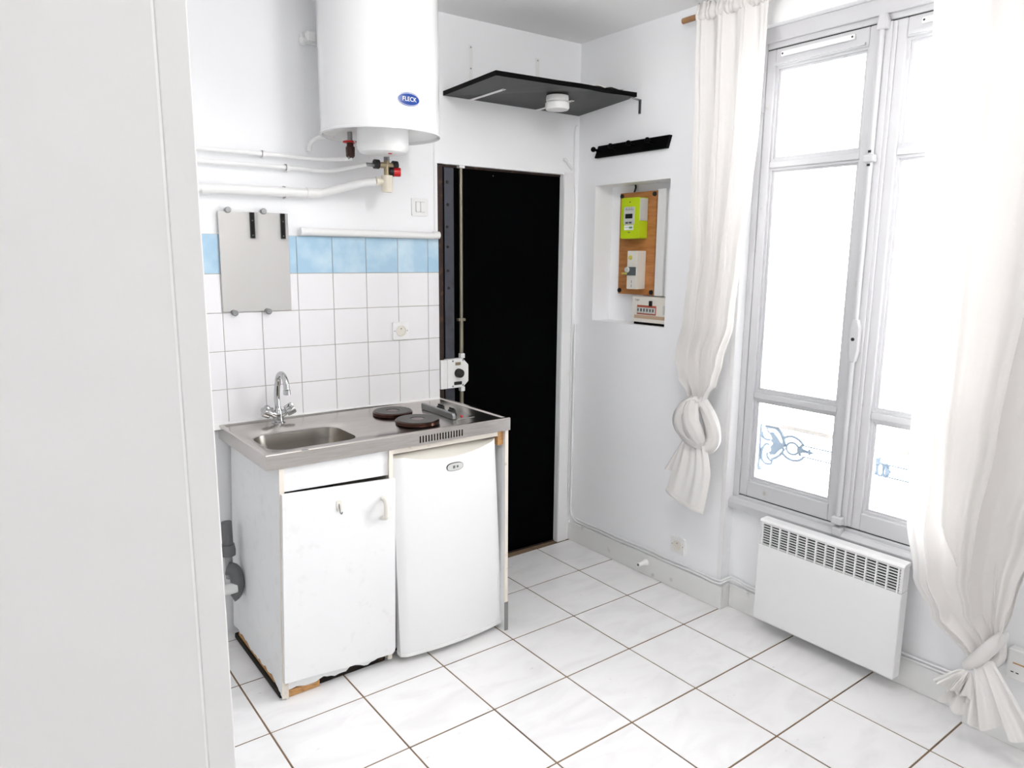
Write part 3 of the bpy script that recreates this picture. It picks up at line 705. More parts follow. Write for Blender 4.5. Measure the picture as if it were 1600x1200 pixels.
bm = nb(); prism(bm, oval((bc.x, bc.z), .0365, .0150), bc.y + .002, bc.y + .004); obj('badge_face', bm, grey_p, bg_)
bm = nb()
for da in (-.010, -.006, -.002): box(bm, bc.x + da - .0012, bc.x + da + .0012, bc.y + .003, bc.y + .0046, bc.z - .006, bc.z + .006)
box(bm, bc.x - .011, bc.x - .001, bc.y + .003, bc.y + .0046, bc.z - .001, bc.z + .001)
prism(bm, [(bc.x + .004, bc.z), (bc.x + .010, bc.z + .006), (bc.x + .016, bc.z), (bc.x + .010, bc.z - .006)], bc.y + .003, bc.y + .0046)
obj('badge_print', bm, grey_d, bg_)

# waste pipe beside the cabinet
wp = thing('waste_pipe', 'dark grey plastic waste pipe with white joint left of the sink unit', 'pipe', (-.03, .12, 0), 'K')
bm = nb(); tube(bm, [(-.022, .115, .40), (-.022, .115, .53)], .020, 16); lathe(bm, [(0, 0), (.027, 0), (.028, .02), (.024, .045), (0, .045)], (-.022, .115, .395), (0, 0, 1), 18); obj('upper_pipe', bm, pvc_g, wp, smooth=40)
bm = nb(); tube(bm, [(-.022, .115, .30), (-.022, .115, .40)], .014, 14); obj('neck', bm, alu, wp, smooth=40)
bm = nb(); tube(bm, [(-.030, .15, .24), (-.014, .15, .25), (-.004, .15, .29), (-.010, .14, .335), (-.030, .125, .345)], .026, 16, 4); obj('elbow', bm, pvc_g, wp, smooth=50)
bm = nb(); tube(bm, [(-.30, .16, .275), (-.012, .16, .275)], .021, 16); obj('joint', bm, plast_w, wp, smooth=40)

# ================================================================== WATER HEATER AND PIPES (frame B)
HX, HY, HR = -1.334, 0.262, 0.226
wh = thing('water_heater', 'white cylindrical wall-hung electric water heater', 'water heater', (HX, HY, 1.93))
bm = nb(); lathe(bm, [(0, 2.575), (HR * .55, 2.573), (HR * .82, 2.563), (HR * .95, 2.548), (HR, 2.525), (HR, 2.006), (HR + .0025, 2.004), (HR + .0025, 1.998), (HR - .006, 1.997), (HR - .010, 2.006), (HR * .7, 2.022), (0, 2.028)], (HX, HY, 0), (0, 0, 1), 72)
obj('tank', bm, enamel, wh, smooth=30)
bm = nb(); lathe(bm, [(.098, 2.024), (.099, 1.965), (.097, 1.948), (.088, 1.936), (.070, 1.932), (0, 1.931)], (HX, HY + .018, 0), (0, 0, 1), 48); cv = obj('bottom_cover', bm, plast_w, wh, smooth=40)
bm = nb(); lathe(bm, [(0, 0), (.008, 0), (.007, -.003), (0, -.004)], (HX + .010, HY + .060, 1.932), (0, 0, 1), 12); obj('pilot_lamp', bm, red_m, cv)
# badge wrapped round the tank, white rim and lettering
th0 = 1.5354
def wrap(x, z, off, th0=th0, z0=2.100):
    t = th0 - x / HR; return (HX + (HR + off) * math.cos(t), HY + (HR + off) * math.sin(t), z0 + z)
def disc(w, h, off, n=40):
    bm = nb(); ctr = bm.verts.new(wrap(0, 0, off)); rr = []
    for q in (0.5, 1.0): rr.append([bm.verts.new(wrap(q * w * math.cos(2 * PI * k / n), q * h * math.sin(2 * PI * k / n), off)) for k in range(n)])
    back = [bm.verts.new(wrap(w * math.cos(2 * PI * k / n), h * math.sin(2 * PI * k / n), -.001)) for k in range(n)]
    for k in range(n):
        j = (k + 1) % n; bm.faces.new((ctr, rr[0][k], rr[0][j])); bm.faces.new((rr[0][k], rr[0][j], rr[1][j], rr[1][k])); bm.faces.new((rr[1][k], rr[1][j], back[j], back[k]))
    return bm
bd = obj('badge', disc(.046, .0235, .0015), blue_b, wh, smooth=40, label='blue oval badge reading FLECK')
bm = nb()
tube(bm, [wrap(.0445 * math.cos(2 * PI * k / 48), .0205 * math.sin(2 * PI * k / 48), .0016) for k in range(48)], .0007, 6, 0, True); obj('badge_rim', bm, plast_w, bd)
bm = text_bm('FLECK', .0215)
bmesh.ops.subdivide_edges(bm, edges=[e for e in bm.edges if e.calc_length() > .01], cuts=2)
for v in bm.verts: v.co = wrap(v.co.x * .95 + .002, v.co.y, .0024)
obj('lettering', bm, plast_w, bd)
for v_ in (): pass
# hanging bracket
bm = nb(); box(bm, -1.545, -1.13, 0.0, .012, 2.36, 2.40); box(bm, -1.53, -1.50, .012, .05, 2.362, 2.398); bevel(bm, .003)
bk = obj('wall_bracket', bm, plast_w, wh)
bm = nb(); lathe(bm, [(0, 0), (.016, 0), (.014, .010), (.007, .014), (.007, .022), (0, .022)], (-1.537, .012, 2.366), (0, 1, 0), 14); obj('bracket_bolt', bm, plast_w, bk, smooth=40)
# supply cable from behind the heater
bm = nb(); tube(bm, [(-1.53, .012, 1.955), (-1.525, .02, 1.985), (-1.50, .04, 2.005), (-1.46, .10, 2.015)], .009, 10, 5); obj('power_lead', bm, plast_w, wh, smooth=60)
bm = nb(); tube(bm, [(-1.413, .19, 1.985), (-1.40, .21, 1.955), (-1.37, .20, 1.945), (-1.34, .16, 1.93)], .0025, 8, 5); obj('sensor_lead', bm, plast_c, wh, smooth=60)

def clip(parent, a, z, r):
    bm = nb(); lathe(bm, [(r + .004, -.006), (r + .004, .006), (r, .006), (r, -.006), (r + .004, -.006)], (a, .030, z), (1, 0, 0), 16); box(bm, a - .005, a + .005, 0, .022, z - r - .006, z + r + .006)
    obj('pipe_clip', bm, plast_w, parent, smooth=40)
hp_ = thing('hot_water_pipe', 'thin white pipe, uppermost of the three leading to the heater', 'pipe', (-1.75, .03, 1.92))
bm = nb(); tube(bm, [(-2.45, .03, 1.928), (-1.72, .03, 1.928), (-1.60, .032, 1.926), (-1.50, .06, 1.922), (-1.43, .13, 1.922), (-1.405, .150, 1.925)], .0085, 12, 5); obj('pipe', bm, plast_w, hp_, smooth=60)
clip(hp_, -1.715, 1.928, .0085)
bm = nb(); lathe(bm, [(0, 1.925), (.012, 1.925), (.017, 1.932), (.018, 1.965), (.013, 1.970), (.013, 1.982), (0, 1.982)], (-1.413, .150, 0), (0, 0, 1), 6); obj('union', bm, bronze, hp_, label='dark corroded union')
bm = nb(); lathe(bm, [(0, 1.982), (.028, 1.982), (.027, 1.987), (.014, 1.990), (0, 1.990)], (-1.413, .150, 0), (0, 0, 1), 20); obj('hot_ring', bm, red_m, hp_, label='red ring')
bm = nb(); lathe(bm, [(0, 1.988), (.010, 1.988), (.010, 2.03), (0, 2.03)], (-1.413, .150, 0), (0, 0, 1), 14); obj('nipple', bm, alu, hp_, smooth=40)
bm = nb(); tube(bm, [(-1.425, .148, 1.930), (-1.405, .150, 1.936)], .012, 6); obj('nut', bm, alu, hp_)
cp_ = thing('cold_water_pipe', 'thin white pipe, middle one of three, bending up to the safety valve', 'pipe', (-1.75, .03, 1.88))
bm = nb(); tube(bm, [(-2.45, .03, 1.884), (-1.62, .03, 1.884), (-1.53, .035, 1.880), (-1.46, .06, 1.880), (-1.40, .11, 1.893), (-1.345, .148, 1.906)], .0085, 12, 5); obj('pipe', bm, plast_w, cp_, smooth=60)
clip(cp_, -1.625, 1.884, .0085)
bm = nb(); tube(bm, [(-1.350, .146, 1.906), (-1.300, .150, 1.906)], .0075, 10); obj('fitting', bm, alu, cp_, smooth=40)
sv = thing('safety_valve', 'brass pressure relief valve with red knob beneath the water heater', 'valve', (-1.255, .15, 1.86))
bm = nb(); tube(bm, [(-1.300, .150, 1.908), (-1.215, .150, 1.908)], .012, 14); tube(bm, [(-1.258, .150, 1.93), (-1.258, .150, 1.862)], .012, 14); obj('valve_body', bm, brass, sv, smooth=40)
for a in (-1.303, -1.222):
    bm = nb(); tube(bm, [(a - .010, .150, 1.910), (a + .010, .150, 1.910)], .0185, 14); obj('valve_cap', bm, black_p, sv, smooth=40)
bm = nb(); tube(bm, [(-1.248, .150, 1.884), (-1.232, .153, 1.884)], .019, 20); obj('knob_collar', bm, black_p, sv, smooth=40)
bm = nb(); tube(bm, [(-1.234, .153, 1.884), (-1.204, .160, 1.884)], .018, 20); rk = obj('red_knob', bm, red_m, sv, smooth=40)
bm = nb(); tube(bm, [(-1.206, .160, 1.884), (-1.200, .162, 1.884)], .0165, 20); obj('knob_face', bm, plast_w, rk, smooth=40)
bm = nb(); lathe(bm, [(0, 1.925), (.012, 1.925), (.012, 2.03), (0, 2.03)], (-1.258, .150, 0), (0, 0, 1), 14); obj('inlet', bm, alu, sv, smooth=40)
dp_ = thing('drain_pipe', 'thick white plastic pipe, lowest of three, rising to the cream cup', 'pipe', (-1.75, .035, 1.78))
bm = nb(); tube(bm, [(-2.45, .035, 1.782), (-1.56, .035, 1.790), (-1.50, .036, 1.793)], .0185, 16); tube(bm, [(-1.53, .036, 1.792), (-1.49, .040, 1.795), (-1.42, .075, 1.815), (-1.35, .125, 1.836), (-1.305, .150, 1.842)], .0165, 16, 5); obj('pipe', bm, plast_w, dp_, smooth=60)
for a0, a1 in ((-1.555, -1.505), (-1.952, -1.92)):
    bm = nb(); tube(bm, [(a0, .035, 1.7905 if a0 > -1.7 else 1.7855), (a1, .036, 1.7915 if a0 > -1.7 else 1.7855)], .0205, 16); obj('pipe_collar', bm, plast_w, dp_, smooth=40)
clip(dp_, -1.635, 1.789, .0185)
sc = thing('drain_cup', 'yellowed cream plastic drain cup hanging below the red-knobbed valve', 'drain cup', (-1.258, .15, 1.80))
bm = nb(); lathe(bm, [(0, 1.802), (.020, 1.802), (.023, 1.808), (.0235, 1.868), (0, 1.868)], (-1.258, .150, 0), (0, 0, 1), 24); obj('cup', bm, plast_y, sc, smooth=40)
bm = nb(); tube(bm, [(-1.308, .150, 1.843), (-1.296, .150, 1.843)], .018, 16); tube(bm, [(-1.296, .150, 1.843), (-1.275, .150, 1.843)], .012, 14); obj('cup_outlet', bm, plast_y, sc, smooth=40)

# mirror with four clips
mi = thing('mirror', 'small frameless mirror on the tiled wall above the tap', 'mirror', (-1.761, .015, 1.326))
bm = nb(); hexa(bm, [(-1.894, .0075, 1.327), (-1.628, .0075, 1.325), (-1.628, .012, 1.325), (-1.894, .012, 1.327), (-1.893, .0105, 1.708), (-1.627, .0105, 1.708), (-1.627, .015, 1.708), (-1.893, .015, 1.708)]); bevel(bm, .0008, 1)
obj('mirror_glass', bm, mirror_m, mi)
for (a, z) in ((-1.857, 1.713), (-1.723, 1.713), (-1.853, 1.322), (-1.723, 1.324)):
    bm = nb(); lathe(bm, [(0, .0), (.007, .0), (.007, .010), (.0115, .010), (.0115, .021), (.009, .024), (0, .0245)], (a, .001 if z > 1.7 else .0065, z), (0, 1, 0), 20); obj('mirror_clip', bm, alu, mi, smooth=35)
# long white tube on top of the blue tiles
tb = thing('tube_light', 'long white tubular strip along the top of the blue tiles', 'light', (-1.27, .02, 1.622))
bm = nb(); tube(bm, [(-1.565, .022, 1.640), (-.975, .022, 1.637)], .0155, 20); obj('diffuser_tube', bm, plast_w, tb, smooth=40)
for a0, a1, r in ((-1.582, -1.56, .0170), (-.978, -.946, .0165)):
    bm = nb(); tube(bm, [(a0, .022, 1.6395), (a1, .022, 1.6395)], r, 20); obj('end_cap', bm, plast_w, tb, smooth=40)

# switch and sockets
def wall_socket(name, label, cat, fr, a, z, w=.080, off=0.0, tone=plast_w, group=None):
    t = thing(name, label, cat, (a, off, z - w / 2), fr, group)
    bm = nb(); prism(bm, rrect(a - w / 2, a + w / 2, z - w / 2, z + w / 2, .005), off, off + .010); bevel(bm, .0015); obj('plate', bm, tone, t)
    bm = nb(); lathe(bm, [(.0245, 0), (.0245, .003), (.0205, .003), (.0195, -.008), (0, -.008)], (a, off + .0105, z), (0, 1, 0), 32); w_ = obj('socket_well', bm, plast_c, t, smooth=35)
    for da in (-.0095, .0095):
        bm = nb(); lathe(bm, [(0, 0), (.0032, 0), (.0032, .0012), (0, .0012)], (a + da, off + .003, z), (0, 1, 0), 12); obj('pin_hole', bm, black_p, w_)
    bm = nb(); lathe(bm, [(0, 0), (.0024, 0), (.0024, .011), (0, .013)], (a, off + .003, z + .010), (0, 1, 0), 10); obj('earth_pin', bm, alu, w_)
    for da in (-.031, .031):
        bm = nb(); lathe(bm, [(0, 0), (.0022, 0), (0, .001)], (a + da, off + .010, z), (0, 1, 0), 8); obj('screw', bm, black_p, t)
    return t
wall_socket('wall_socket', 'cream square power socket set into the white wall tiles', 'socket', 'B', -1.141, 1.216, .078, .0065)
wall_socket('wall_socket', 'white power socket on the wall just above the skirting cables', 'socket', 'W', .760, .217, .080, 0.0)
sw = thing('light_switch', 'white double rocker light switch below the water heater', 'switch', (-1.033, 0, 1.722))
bm = nb(); prism(bm, rrect(-1.073, -.993, 1.722, 1.799, .005), 0, .009); bevel(bm, .0018); obj('plate', bm, plast_w, sw)
bm = nb(); box(bm, -1.055, -1.011, .008, .0095, 1.738, 1.783); obj('rocker_gap', bm, dirt, sw)
for a0, a1 in ((-1.054, -1.034), (-1.032, -1.012)): obj('rocker', bbox(a0, a1, .008, .0135, 1.739, 1.782, bev=.002), plast_w, sw)

# ================================================================== CORNER SHELF, DETECTOR
SZ = 2.247
sh = thing('wall_shelf', 'black board shelf with a wavy front edge in the room corner', 'shelf', (-.5, .22, SZ))
front = [(-.922, .444), (-.80, .452), (-.62, .464), (-.52, .470), (-.46, .462), (-.41, .450), (-.36, .440), (-.31, .436), (-.25, .436), (-.145, .430)]
poly = [(-.906, .0)] + front + [(-.125, .0)]
def szf(a, d): return .020 * max(0, (a + .55) / .42) * (d / .43)
bm = nb(); A = [bm.verts.new((a, d, SZ + szf(a, d))) for a, d in poly]; Bq = [bm.verts.new((a, d, SZ + .018 + szf(a, d))) for a, d in poly]
bm.faces.new(A); bm.faces.new(Bq)
for i in range(len(poly)):
    j = (i + 1) % len(poly); bm.faces.new((A[i], A[j], Bq[j], Bq[i]))
bmesh.ops.triangulate(bm, faces=[f for f in bm.faces if len(f.verts) > 4])
obj('board', bm, black_b, sh)
bm = nb()
for (p, q) in zip([poly[0]] + front[:-1], front):
    P3 = Vector((p[0], p[1], 0)); Q3 = Vector((q[0], q[1], 0)); tdir = (Q3 - P3).normalized(); nrm = Vector((-tdir.y, tdir.x, 0)) * .0012
    if p == poly[0]: nrm = Vector((-.0012, 0, 0))
    pts = []
    for zz in (-.0006, .0186):
        for b_, o_ in ((P3, 0), (Q3, 0), (Q3, 1), (P3, 1)):
            c = b_ + nrm * (1 if o_ else -.5); pts.append((c.x, c.y, SZ + zz + szf(b_.x, b_.y)))
    hexa(bm, pts)
obj('edge_band', bm, black_e, sh)
for a in (-.764, -.388):
    bm = nb(); box(bm, a - .010, a + .010, 0.0, .272, SZ - .003, SZ - .0005); box(bm, a - .010, a + .010, 0.0, .003, SZ - .0005, 2.481); bevel(bm, .0008, 1)
    bk = obj('bracket', bm, plast_w, sh)
    for zz in (2.47, 2.38): 
        bm = nb(); lathe(bm, [(0, 0), (.004, 0), (0, .0025)], (a, .003, zz), (0, 1, 0), 8); obj('screw', bm, alu, bk)
    bm = nb(); lathe(bm, [(0, 0), (.004, 0), (0, -.002)], (a, .262, SZ - .003), (0, 0, 1), 8); obj('screw', bm, alu, bk)
# dark bracket on the window wall
bw_ = FR['W']
def W2B(u, d, z):
    org, rz = bw_; p = org + Matrix.Rotation(rz, 3, 'Z') @ Vector((u, -d, z)); return (p.x, -p.y, p.z)
bm = nb(); hexa(bm, [W2B(*p) for p in ((.405, .001, 2.20), (.419, .001, 2.20), (.419, .005, 2.20), (.405, .005, 2.20), (.405, .001, 2.262), (.419, .001, 2.262), (.419, .005, 2.262), (.405, .005, 2.262))])
hexa(bm, [W2B(*p) for p in ((.405, .001, 2.258), (.419, .001, 2.258), (.419, .07, 2.260), (.405, .07, 2.260), (.405, .001, 2.262), (.419, .001, 2.262), (.419, .07, 2.264), (.405, .07, 2.264))])
obj('bracket', bm, alu, sh)
de = thing('smoke_detector', 'round white two-tier smoke detector fixed under the black shelf', 'smoke detector', (-.505, .305, 2.19))
bm = nb(); lathe(bm, [(0, 2.2465), (.048, 2.2465), (.050, 2.238), (.050, 2.226), (.044, 2.221), (0, 2.221)], (-.500, .300, 0), (0, 0, 1), 40); obj('mounting_base', bm, plast_w, de, smooth=35)
bm = nb(); lathe(bm, [(0, 2.222), (.044, 2.222), (.053, 2.216), (.054, 2.196), (.049, 2.188), (.020, 2.185), (0, 2.185)], (-.500, .300, 0), (0, 0, 1), 40); obj('sensor_head', bm, plast_w, de, smooth=35)
# crumpled paper on the shelf
bm = nb(); random.seed(5)
grid(bm, lambda u, v: (-.46 + .24 * u, .34 + .09 * v, SZ + .026 + szf(-.46 + .24 * u, .40) + .014 * math.sin(PI * u) * math.sin(PI * v) + .003 * math.sin(u * 17 + v * 9) + random.uniform(-.002, .002)), 16, 8)
obj('crumpled_paper', bm, paper, label='pale crumpled paper lying on top of the black shelf', cat='paper', smooth=60)

# ================================================================== WINDOW-WALL OBJECTS (frame W)
# coat rack
cr = thing('coat_rack', 'black wooden coat rack with round pegs above the meter niche', 'coat rack', (.37, .01, 2.03), 'W')
bm = nb(); prism(bm, [(.136, 2.028), (.594, 2.028), (.612, 2.083), (.160, 2.083)], 0.0, .020); bevel(bm, .002); obj('backboard', bm, blackw, cr)
for u in (.170, .286, .402, .518):
    bm = nb(); tube(bm, [(u, .018, 2.058), (u, .055, 2.062)], .0065, 12); lathe(bm, [(0, -.012)] + [(.0125 * math.sin(PI * k / 10), -.0125 * math.cos(PI * k / 10)) for k in range(1, 10)] + [(0, .0125)], (u, .060, 2.0625 + (.004 if u > .2 else 0)), (0, 1, 0), 18); obj('peg', bm, blackw, cr, smooth=50)

# niche contents
mb = thing('meter_board', 'orange-brown plywood board mounted in the wall niche', 'board', (.335, -.10, 1.368), 'W')
bm = nb(); prism(bm, [(.218, 1.367), (.456, 1.367), (.452, 1.861), (.214, 1.861)], -.108, -.092); bevel(bm, .0015); obj('panel', bm, wood_o, mb)
for u, z in ((.228, 1.846), (.440, 1.846), (.230, 1.384), (.442, 1.382)):
    bm = nb(); lathe(bm, [(0, 0), (.0115, 0), (.010, .006), (.005, .008), (0, .007)], (u, -.092, z), (0, 1, 0), 18); obj('corner_bolt', bm, black_p, mb, smooth=40)
em = thing('electric_meter', 'lime green electricity meter on the plywood board', 'meter', (.345, -.06, 1.638), 'W')
bm = nb(); prism(bm, rrect(.281, .400, 1.638, 1.831, .006, 3), -.092, -.032); bevel(bm, .0015); ec = obj('case', bm, lime, em)
bm = nb(); box(bm, .3995, .4025, -.088, -.036, 1.722, 1.826); bevel(bm, .001); obj('side_cover', bm, grey_p, em)
bm = nb(); prism(bm, rrect(.302, .372, 1.705, 1.788, .006, 3), -.033, -.029); bevel(bm, .001); fp = obj('faceplate', bm, grey_p, em)
obj('screen', bbox(.314, .360, -.0295, -.0278, 1.733, 1.755), black_p, fp)
bm = nb()
for u in (.316, .339): box(bm, u, u + .017, -.0295, -.0275, 1.7085, 1.7175)
obj('button', bm, grey_d, fp)
bm = nb()
for u in (.318, .338, .352): box(bm, u, u + .002, -.0295, -.0283, 1.775, 1.783)
box(bm, .316, .366, -.0295, -.0284, 1.7735, 1.7745); obj('print_marks', bm, grey_d, fp)
obj('sticker', bbox(.306, .366, -.033, -.0305, 1.678, 1.702), plast_w, em)
bm = nb(); box(bm, .338, .360, -.0306, -.0300, 1.686, 1.694); box(bm, .312, .334, -.0306, -.0301, 1.689, 1.691); obj('sticker_print', bm, green_t, em)
bm = nb(); lathe(bm, [(0, 0), (.0035, 0), (0, .002)], (.338, -.032, 1.810), (0, 1, 0), 10); obj('screw', bm, black_p, em)
bm = nb(); box(bm, .330, .346, -.0325, -.0312, 1.6655, 1.669); obj('seal', bm, grey_d, em)
db = thing('disconnect_breaker', 'beige main breaker with dark toggle below the green meter', 'breaker', (.36, -.06, 1.395), 'W')
bm = nb(); prism(bm, rrect(.333, .399, 1.396, 1.580, .004, 3), -.092, -.033); bevel(bm, .0015); obj('housing', bm, plast_c, db)
obj('toggle_block', bbox(.327, .392, -.034, -.024, 1.462, 1.503, bev=.002), grey_d, db)
bm = nb(); lathe(bm, [(0, 0), (.014, 0), (.012, .008), (0, .009)], (.344, -.024, 1.489), (0, 1, 0), 18); obj('test_button', bm, grey_p, db, smooth=40)
obj('lever', bbox(.316, .342, -.030, -.012, 1.466, 1.475, bev=.002), yel, db)
bm = nb(); lathe(bm, [(0, 0), (.011, 0), (.010, .006), (0, .007)], (.355, -.033, 1.548), (0, 1, 0), 16); obj('seal_button', bm, yel, db, smooth=40)
bm = nb(); box(bm, .364, .3665, -.0335, -.0322, 1.405, 1.418); box(bm, .364, .3665, -.0335, -.0322, 1.425, 1.438); obj('marks', bm, grey_d, db)
cu = thing('consumer_unit', 'cream fuse box with a row of small breakers at the niche bottom', 'fuse box', (.485, -.07, 1.229), 'W')
bm = nb(); box(bm, .372, .604, -.118, -.036, 1.240, 1.362); bevel(bm, .003); obj('cover', bm, plast_c, cu)
obj('breaker_window', bbox(.408, .528, -.0365, -.034, 1.278, 1.322), red_t, cu)
for k in range(6):
    u = .412 + k * .0190
    bkr = obj('circuit_breaker', bbox(u, u + .0165, -.035, -.030, 1.284, 1.312, bev=.0015), grey_p, cu)
    obj('toggle', bbox(u + .005, u + .0115, -.031, -.026, 1.293, 1.307, bev=.001), grey_d, bkr)
obj('main_toggle', bbox(.486, .503, -.037, -.028, 1.320, 1.345, bev=.002), black_p, cu)
obj('brown_tape', bbox(.390, .604, -.0365, -.0350, 1.258, 1.274), tape, cu)
obj('grey_tab', bbox(.570, .588, -.0365, -.034, 1.283, 1.325), grey_p, cu)
bm = text_bm('hager', .013)
for v in bm.verts: v.co = (v.co.x + .408, -.0357, v.co.y + 1.347)
obj('lettering', bm, grey_d, cu)
obj('dark_gap', bbox(.385, .606, -.118, -.040, 1.2285, 1.2395), dark_v, cu)
ck = thing('cable_trunking', 'white vertical cable trunking right of the plywood board', 'trunking', (.51, -.09, 1.365), 'W')
obj('channel', bbox(.470, .520, -.118, -.080, 1.366, 1.866, bev=.002), plast_w, ck)
obj('lid', bbox(.526, .545, -.118, -.088, 1.366, 1.866, bev=.002), plast_w, ck)
bm = nb(); tube(bm, [(.300, -.105, 1.897), (.306, -.102, 1.885), (.300, -.100, 1.862)], .005, 8, 4); obj('meter_cable', bm, black_p, fr='W', label='short black cable entering the niche top above the board', cat='cable', smooth=60)

# skirting cables
random.seed(9)
for q, (dz_, dd_, lab) in enumerate(((.118, .010, 'white painted cable lying along the skirting top, lower of two'), (.131, .006, 'white painted cable along the skirting, upper of two'))):
    pts = [(.012, dd_, 1.2), (.010, dd_, .30), (.014, dd_, .17), (.05, dd_, dz_ + .006)]
    for k in range(1, 12): pts.append((.05 + k * .078, dd_ + .001 * random.uniform(-1, 1), dz_ + random.uniform(-.002, .002)))
    pts += [(1.000, dd_ + .002, dz_), (1.022, dd_ - .012, dz_ + .012), (1.030, -.040, dz_ + .018), (1.06, -.05 + dd_ * .3, dz_ + .012), (1.17, -.05 + dd_ * .3, dz_), (1.7, -.05 + dd_ * .3, dz_ - .006), (2.000, -.05 + dd_ * .3, dz_)]
    bm = nb(); tube(bm, pts, .0048, 8, 4); obj('skirting_cable', bm, trim_m, fr='W', label=lab, cat='cable', smooth=60, group='cables on the skirting')
bm = nb(); tube(bm, [(-.135, .006, 2.20), (-.150, .006, 2.17), (-.150, .006, 1.95), (-.140, .008, 1.8), (-.147, .008, 1.4), (-.143, .008, .8), (-.140, .008, .14)], .0035, 8, 4)
obj('corner_cable', bm, trim_m, label='thin white cable running down the corner right of the black door', cat='cable', smooth=60)
bm = nb(); tube(bm, [(-.226, .012, 2.028), (-.212, .016, 2.026), (-.195, .012, 2.010), (-.165, .010, 1.985)], .006, 8, 4)
obj('cable_stub', bm, board_m, label='short painted cable stub at the top right of the door', cat='cable', smooth=60)
# door stop
ds = thing('door_stop', 'white plastic door stop on the skirting near the socket', 'door stop', (.575, .04, .05), 'W')
bm = nb(); lathe(bm, [(0, 0), (.019, 0), (.017, .012), (.012, .030), (.0105, .055), (0, .055)], (.575, .014, .068), (0, 1, 0), 20); obj('stop_body', bm, plast_w, ds, smooth=40)
bm = nb(); lathe(bm, [(0, 0), (.006, 0), (.006, .001), (0, .001)], (.575, .0685, .068), (0, 1, 0), 12); obj('screw_recess', bm, grey_d, ds)

# convector heater
hv = thing('convector_heater', 'white flat electric convector heater below the window', 'heater', (1.503, .0, .06), 'W')
H0, H1, HB, HT, HF, HK = 1.208, 1.786, .058, .494, .046, -.004
bm = nb(); box(bm, H0, H1, HK, HF, HB, .386); bevel(bm, .003); obj('front_panel', bm, enamel, hv)
bm = nb(); box(bm, H0 + .004, H1 - .004, HK, HK + .006, .386, .484); box(bm, H0 + .002, H0 + .008, HK, HF - .003, .388, .484); box(bm, H1 - .012, H1 - .002, HK, HF - .003, .388, .484); bevel(bm, .001, 1)
obj('casing', bm, enamel, hv)
bm = nb(); prism(bm, [(HK, .480), (HF - .002, .480), (HF - .001, .486), (HF - .010, .494), (HK, .496)], H0, H1, 'a'); bevel(bm, .0015); obj('top_cap', bm, enamel, hv)
obj('heating_chamber', bbox(H0 + .010, H1 - .012, HK + .008, HF - .018, .387, .478), dark_v, hv)
g0, g1, z0, z1 = H0 + .014, H1 - .018, .391, .477
ncol, nrow = 14, 8
sm_ = None
for k in range(nrow + 1):
    z = z0 + (z1 - z0) * k / nrow
    obj('slat', bbox(g0 - .008, g1 + .008, HF - .010, HF - .003, z - .0017, z + .0017), enamel, hv)
for k in range(ncol + 1):
    u = g0 + (g1 - g0) * k / ncol
    obj('grille_bar', bbox(u - .0028, u + .0028, HF - .009, HF - .0015, .386, .481), enamel, hv)
for u in (1.30, 1.70): obj('wall_mount', bbox(u - .02, u + .02, -.0595, HK, .14, .46), alu, hv)

# box low on the pier at the right
jb = thing('junction_box', 'white telephone junction box low on the wall behind the tied curtain', 'junction box', (2.17, .02, .235), 'W')
bm = nb(); box(bm, 2.118, 2.215, 0, .038, .238, .338); bevel(bm, .005); obj('box_cover', bm, plast_w, jb)
obj('label_strip', bbox(2.135, 2.17, .037, .0388, .292, .296), wood_l, jb)
bm = nb()
for u in (2.132, 2.146): box(bm, u, u + .008, .037, .0386, .262, .265)
obj('slot', bm, black_p, jb)
bm = nb(); prism(bm, rrect(2.062, 2.104, .262, .372, .006), 0, .020); bevel(bm, .002); obj('blank_plate', bm, plast_w, fr='W', label='narrow white wall plate half hidden by the right curtain knot', cat='wall plate')

# ================================================================== CURTAINS
rod = thing('curtain_rod', 'brown wooden curtain rod above the window', 'curtain rod', (1.5, .095, 2.49), 'W')
bm = nb(); tube(bm, [(.722, .095, 2.508), (2.45, .095, 2.508)], .0115, 16); obj('pole', bm, wood_r, rod, smooth=40)
for u in (.802, 2.40):
    bm = nb(); box(bm, u - .006, u + .006, 0.0, .098, 2.488, 2.4965); box(bm, u - .006, u + .006, .084, .098, 2.488, 2.500); bevel(bm, .001, 1); obj('rod_hook', bm, wood_r, rod)

def lerp_rows(rows, z):
    rows = sorted(rows, key=lambda r: -r[0])
    if z >= rows[0][0]: return rows[0][1:]
    for A, Bq in zip(rows, rows[1:]):
        if A[0] >= z >= Bq[0]:
            t = (A[0] - z) / (A[0] - Bq[0]); t = t * t * (3 - 2 * t)
            return [x + (y - x) * t for x, y in zip(A[1:], Bq[1:])]
    return rows[-1][1:]
def drape(rows, folds, nu=150, nv=90, seed=1, skew=0.0, zsag=None):
    """rows: z, u0, u1, d, amp ; folds: list of (freq, phase, weight, drift)"""
    rnd = random.Random(seed); bm = nb(); zt = max(r[0] for r in rows); zb = min(r[0] for r in rows)
    def fn(s, t):
        z = zt + (zb - zt) * t
        u0, u1, d, amp = lerp_rows(rows, z)
        f = sum(w * math.sin(2 * PI * (fr * s + ph + dr * t)) for fr, ph, w, dr in folds)
        g = sum(w * math.cos(2 * PI * (fr * s + ph + dr * t)) / max(fr, 1) for fr, ph, w, dr in folds)
        u = u0 + (u1 - u0) * (s + .15 * g * min(1, amp / .02))
        return (u, d + 1.35 * amp * f, z - (zsag(s, t) if zsag else 0))
    grid(bm, fn, nu, nv); return bm
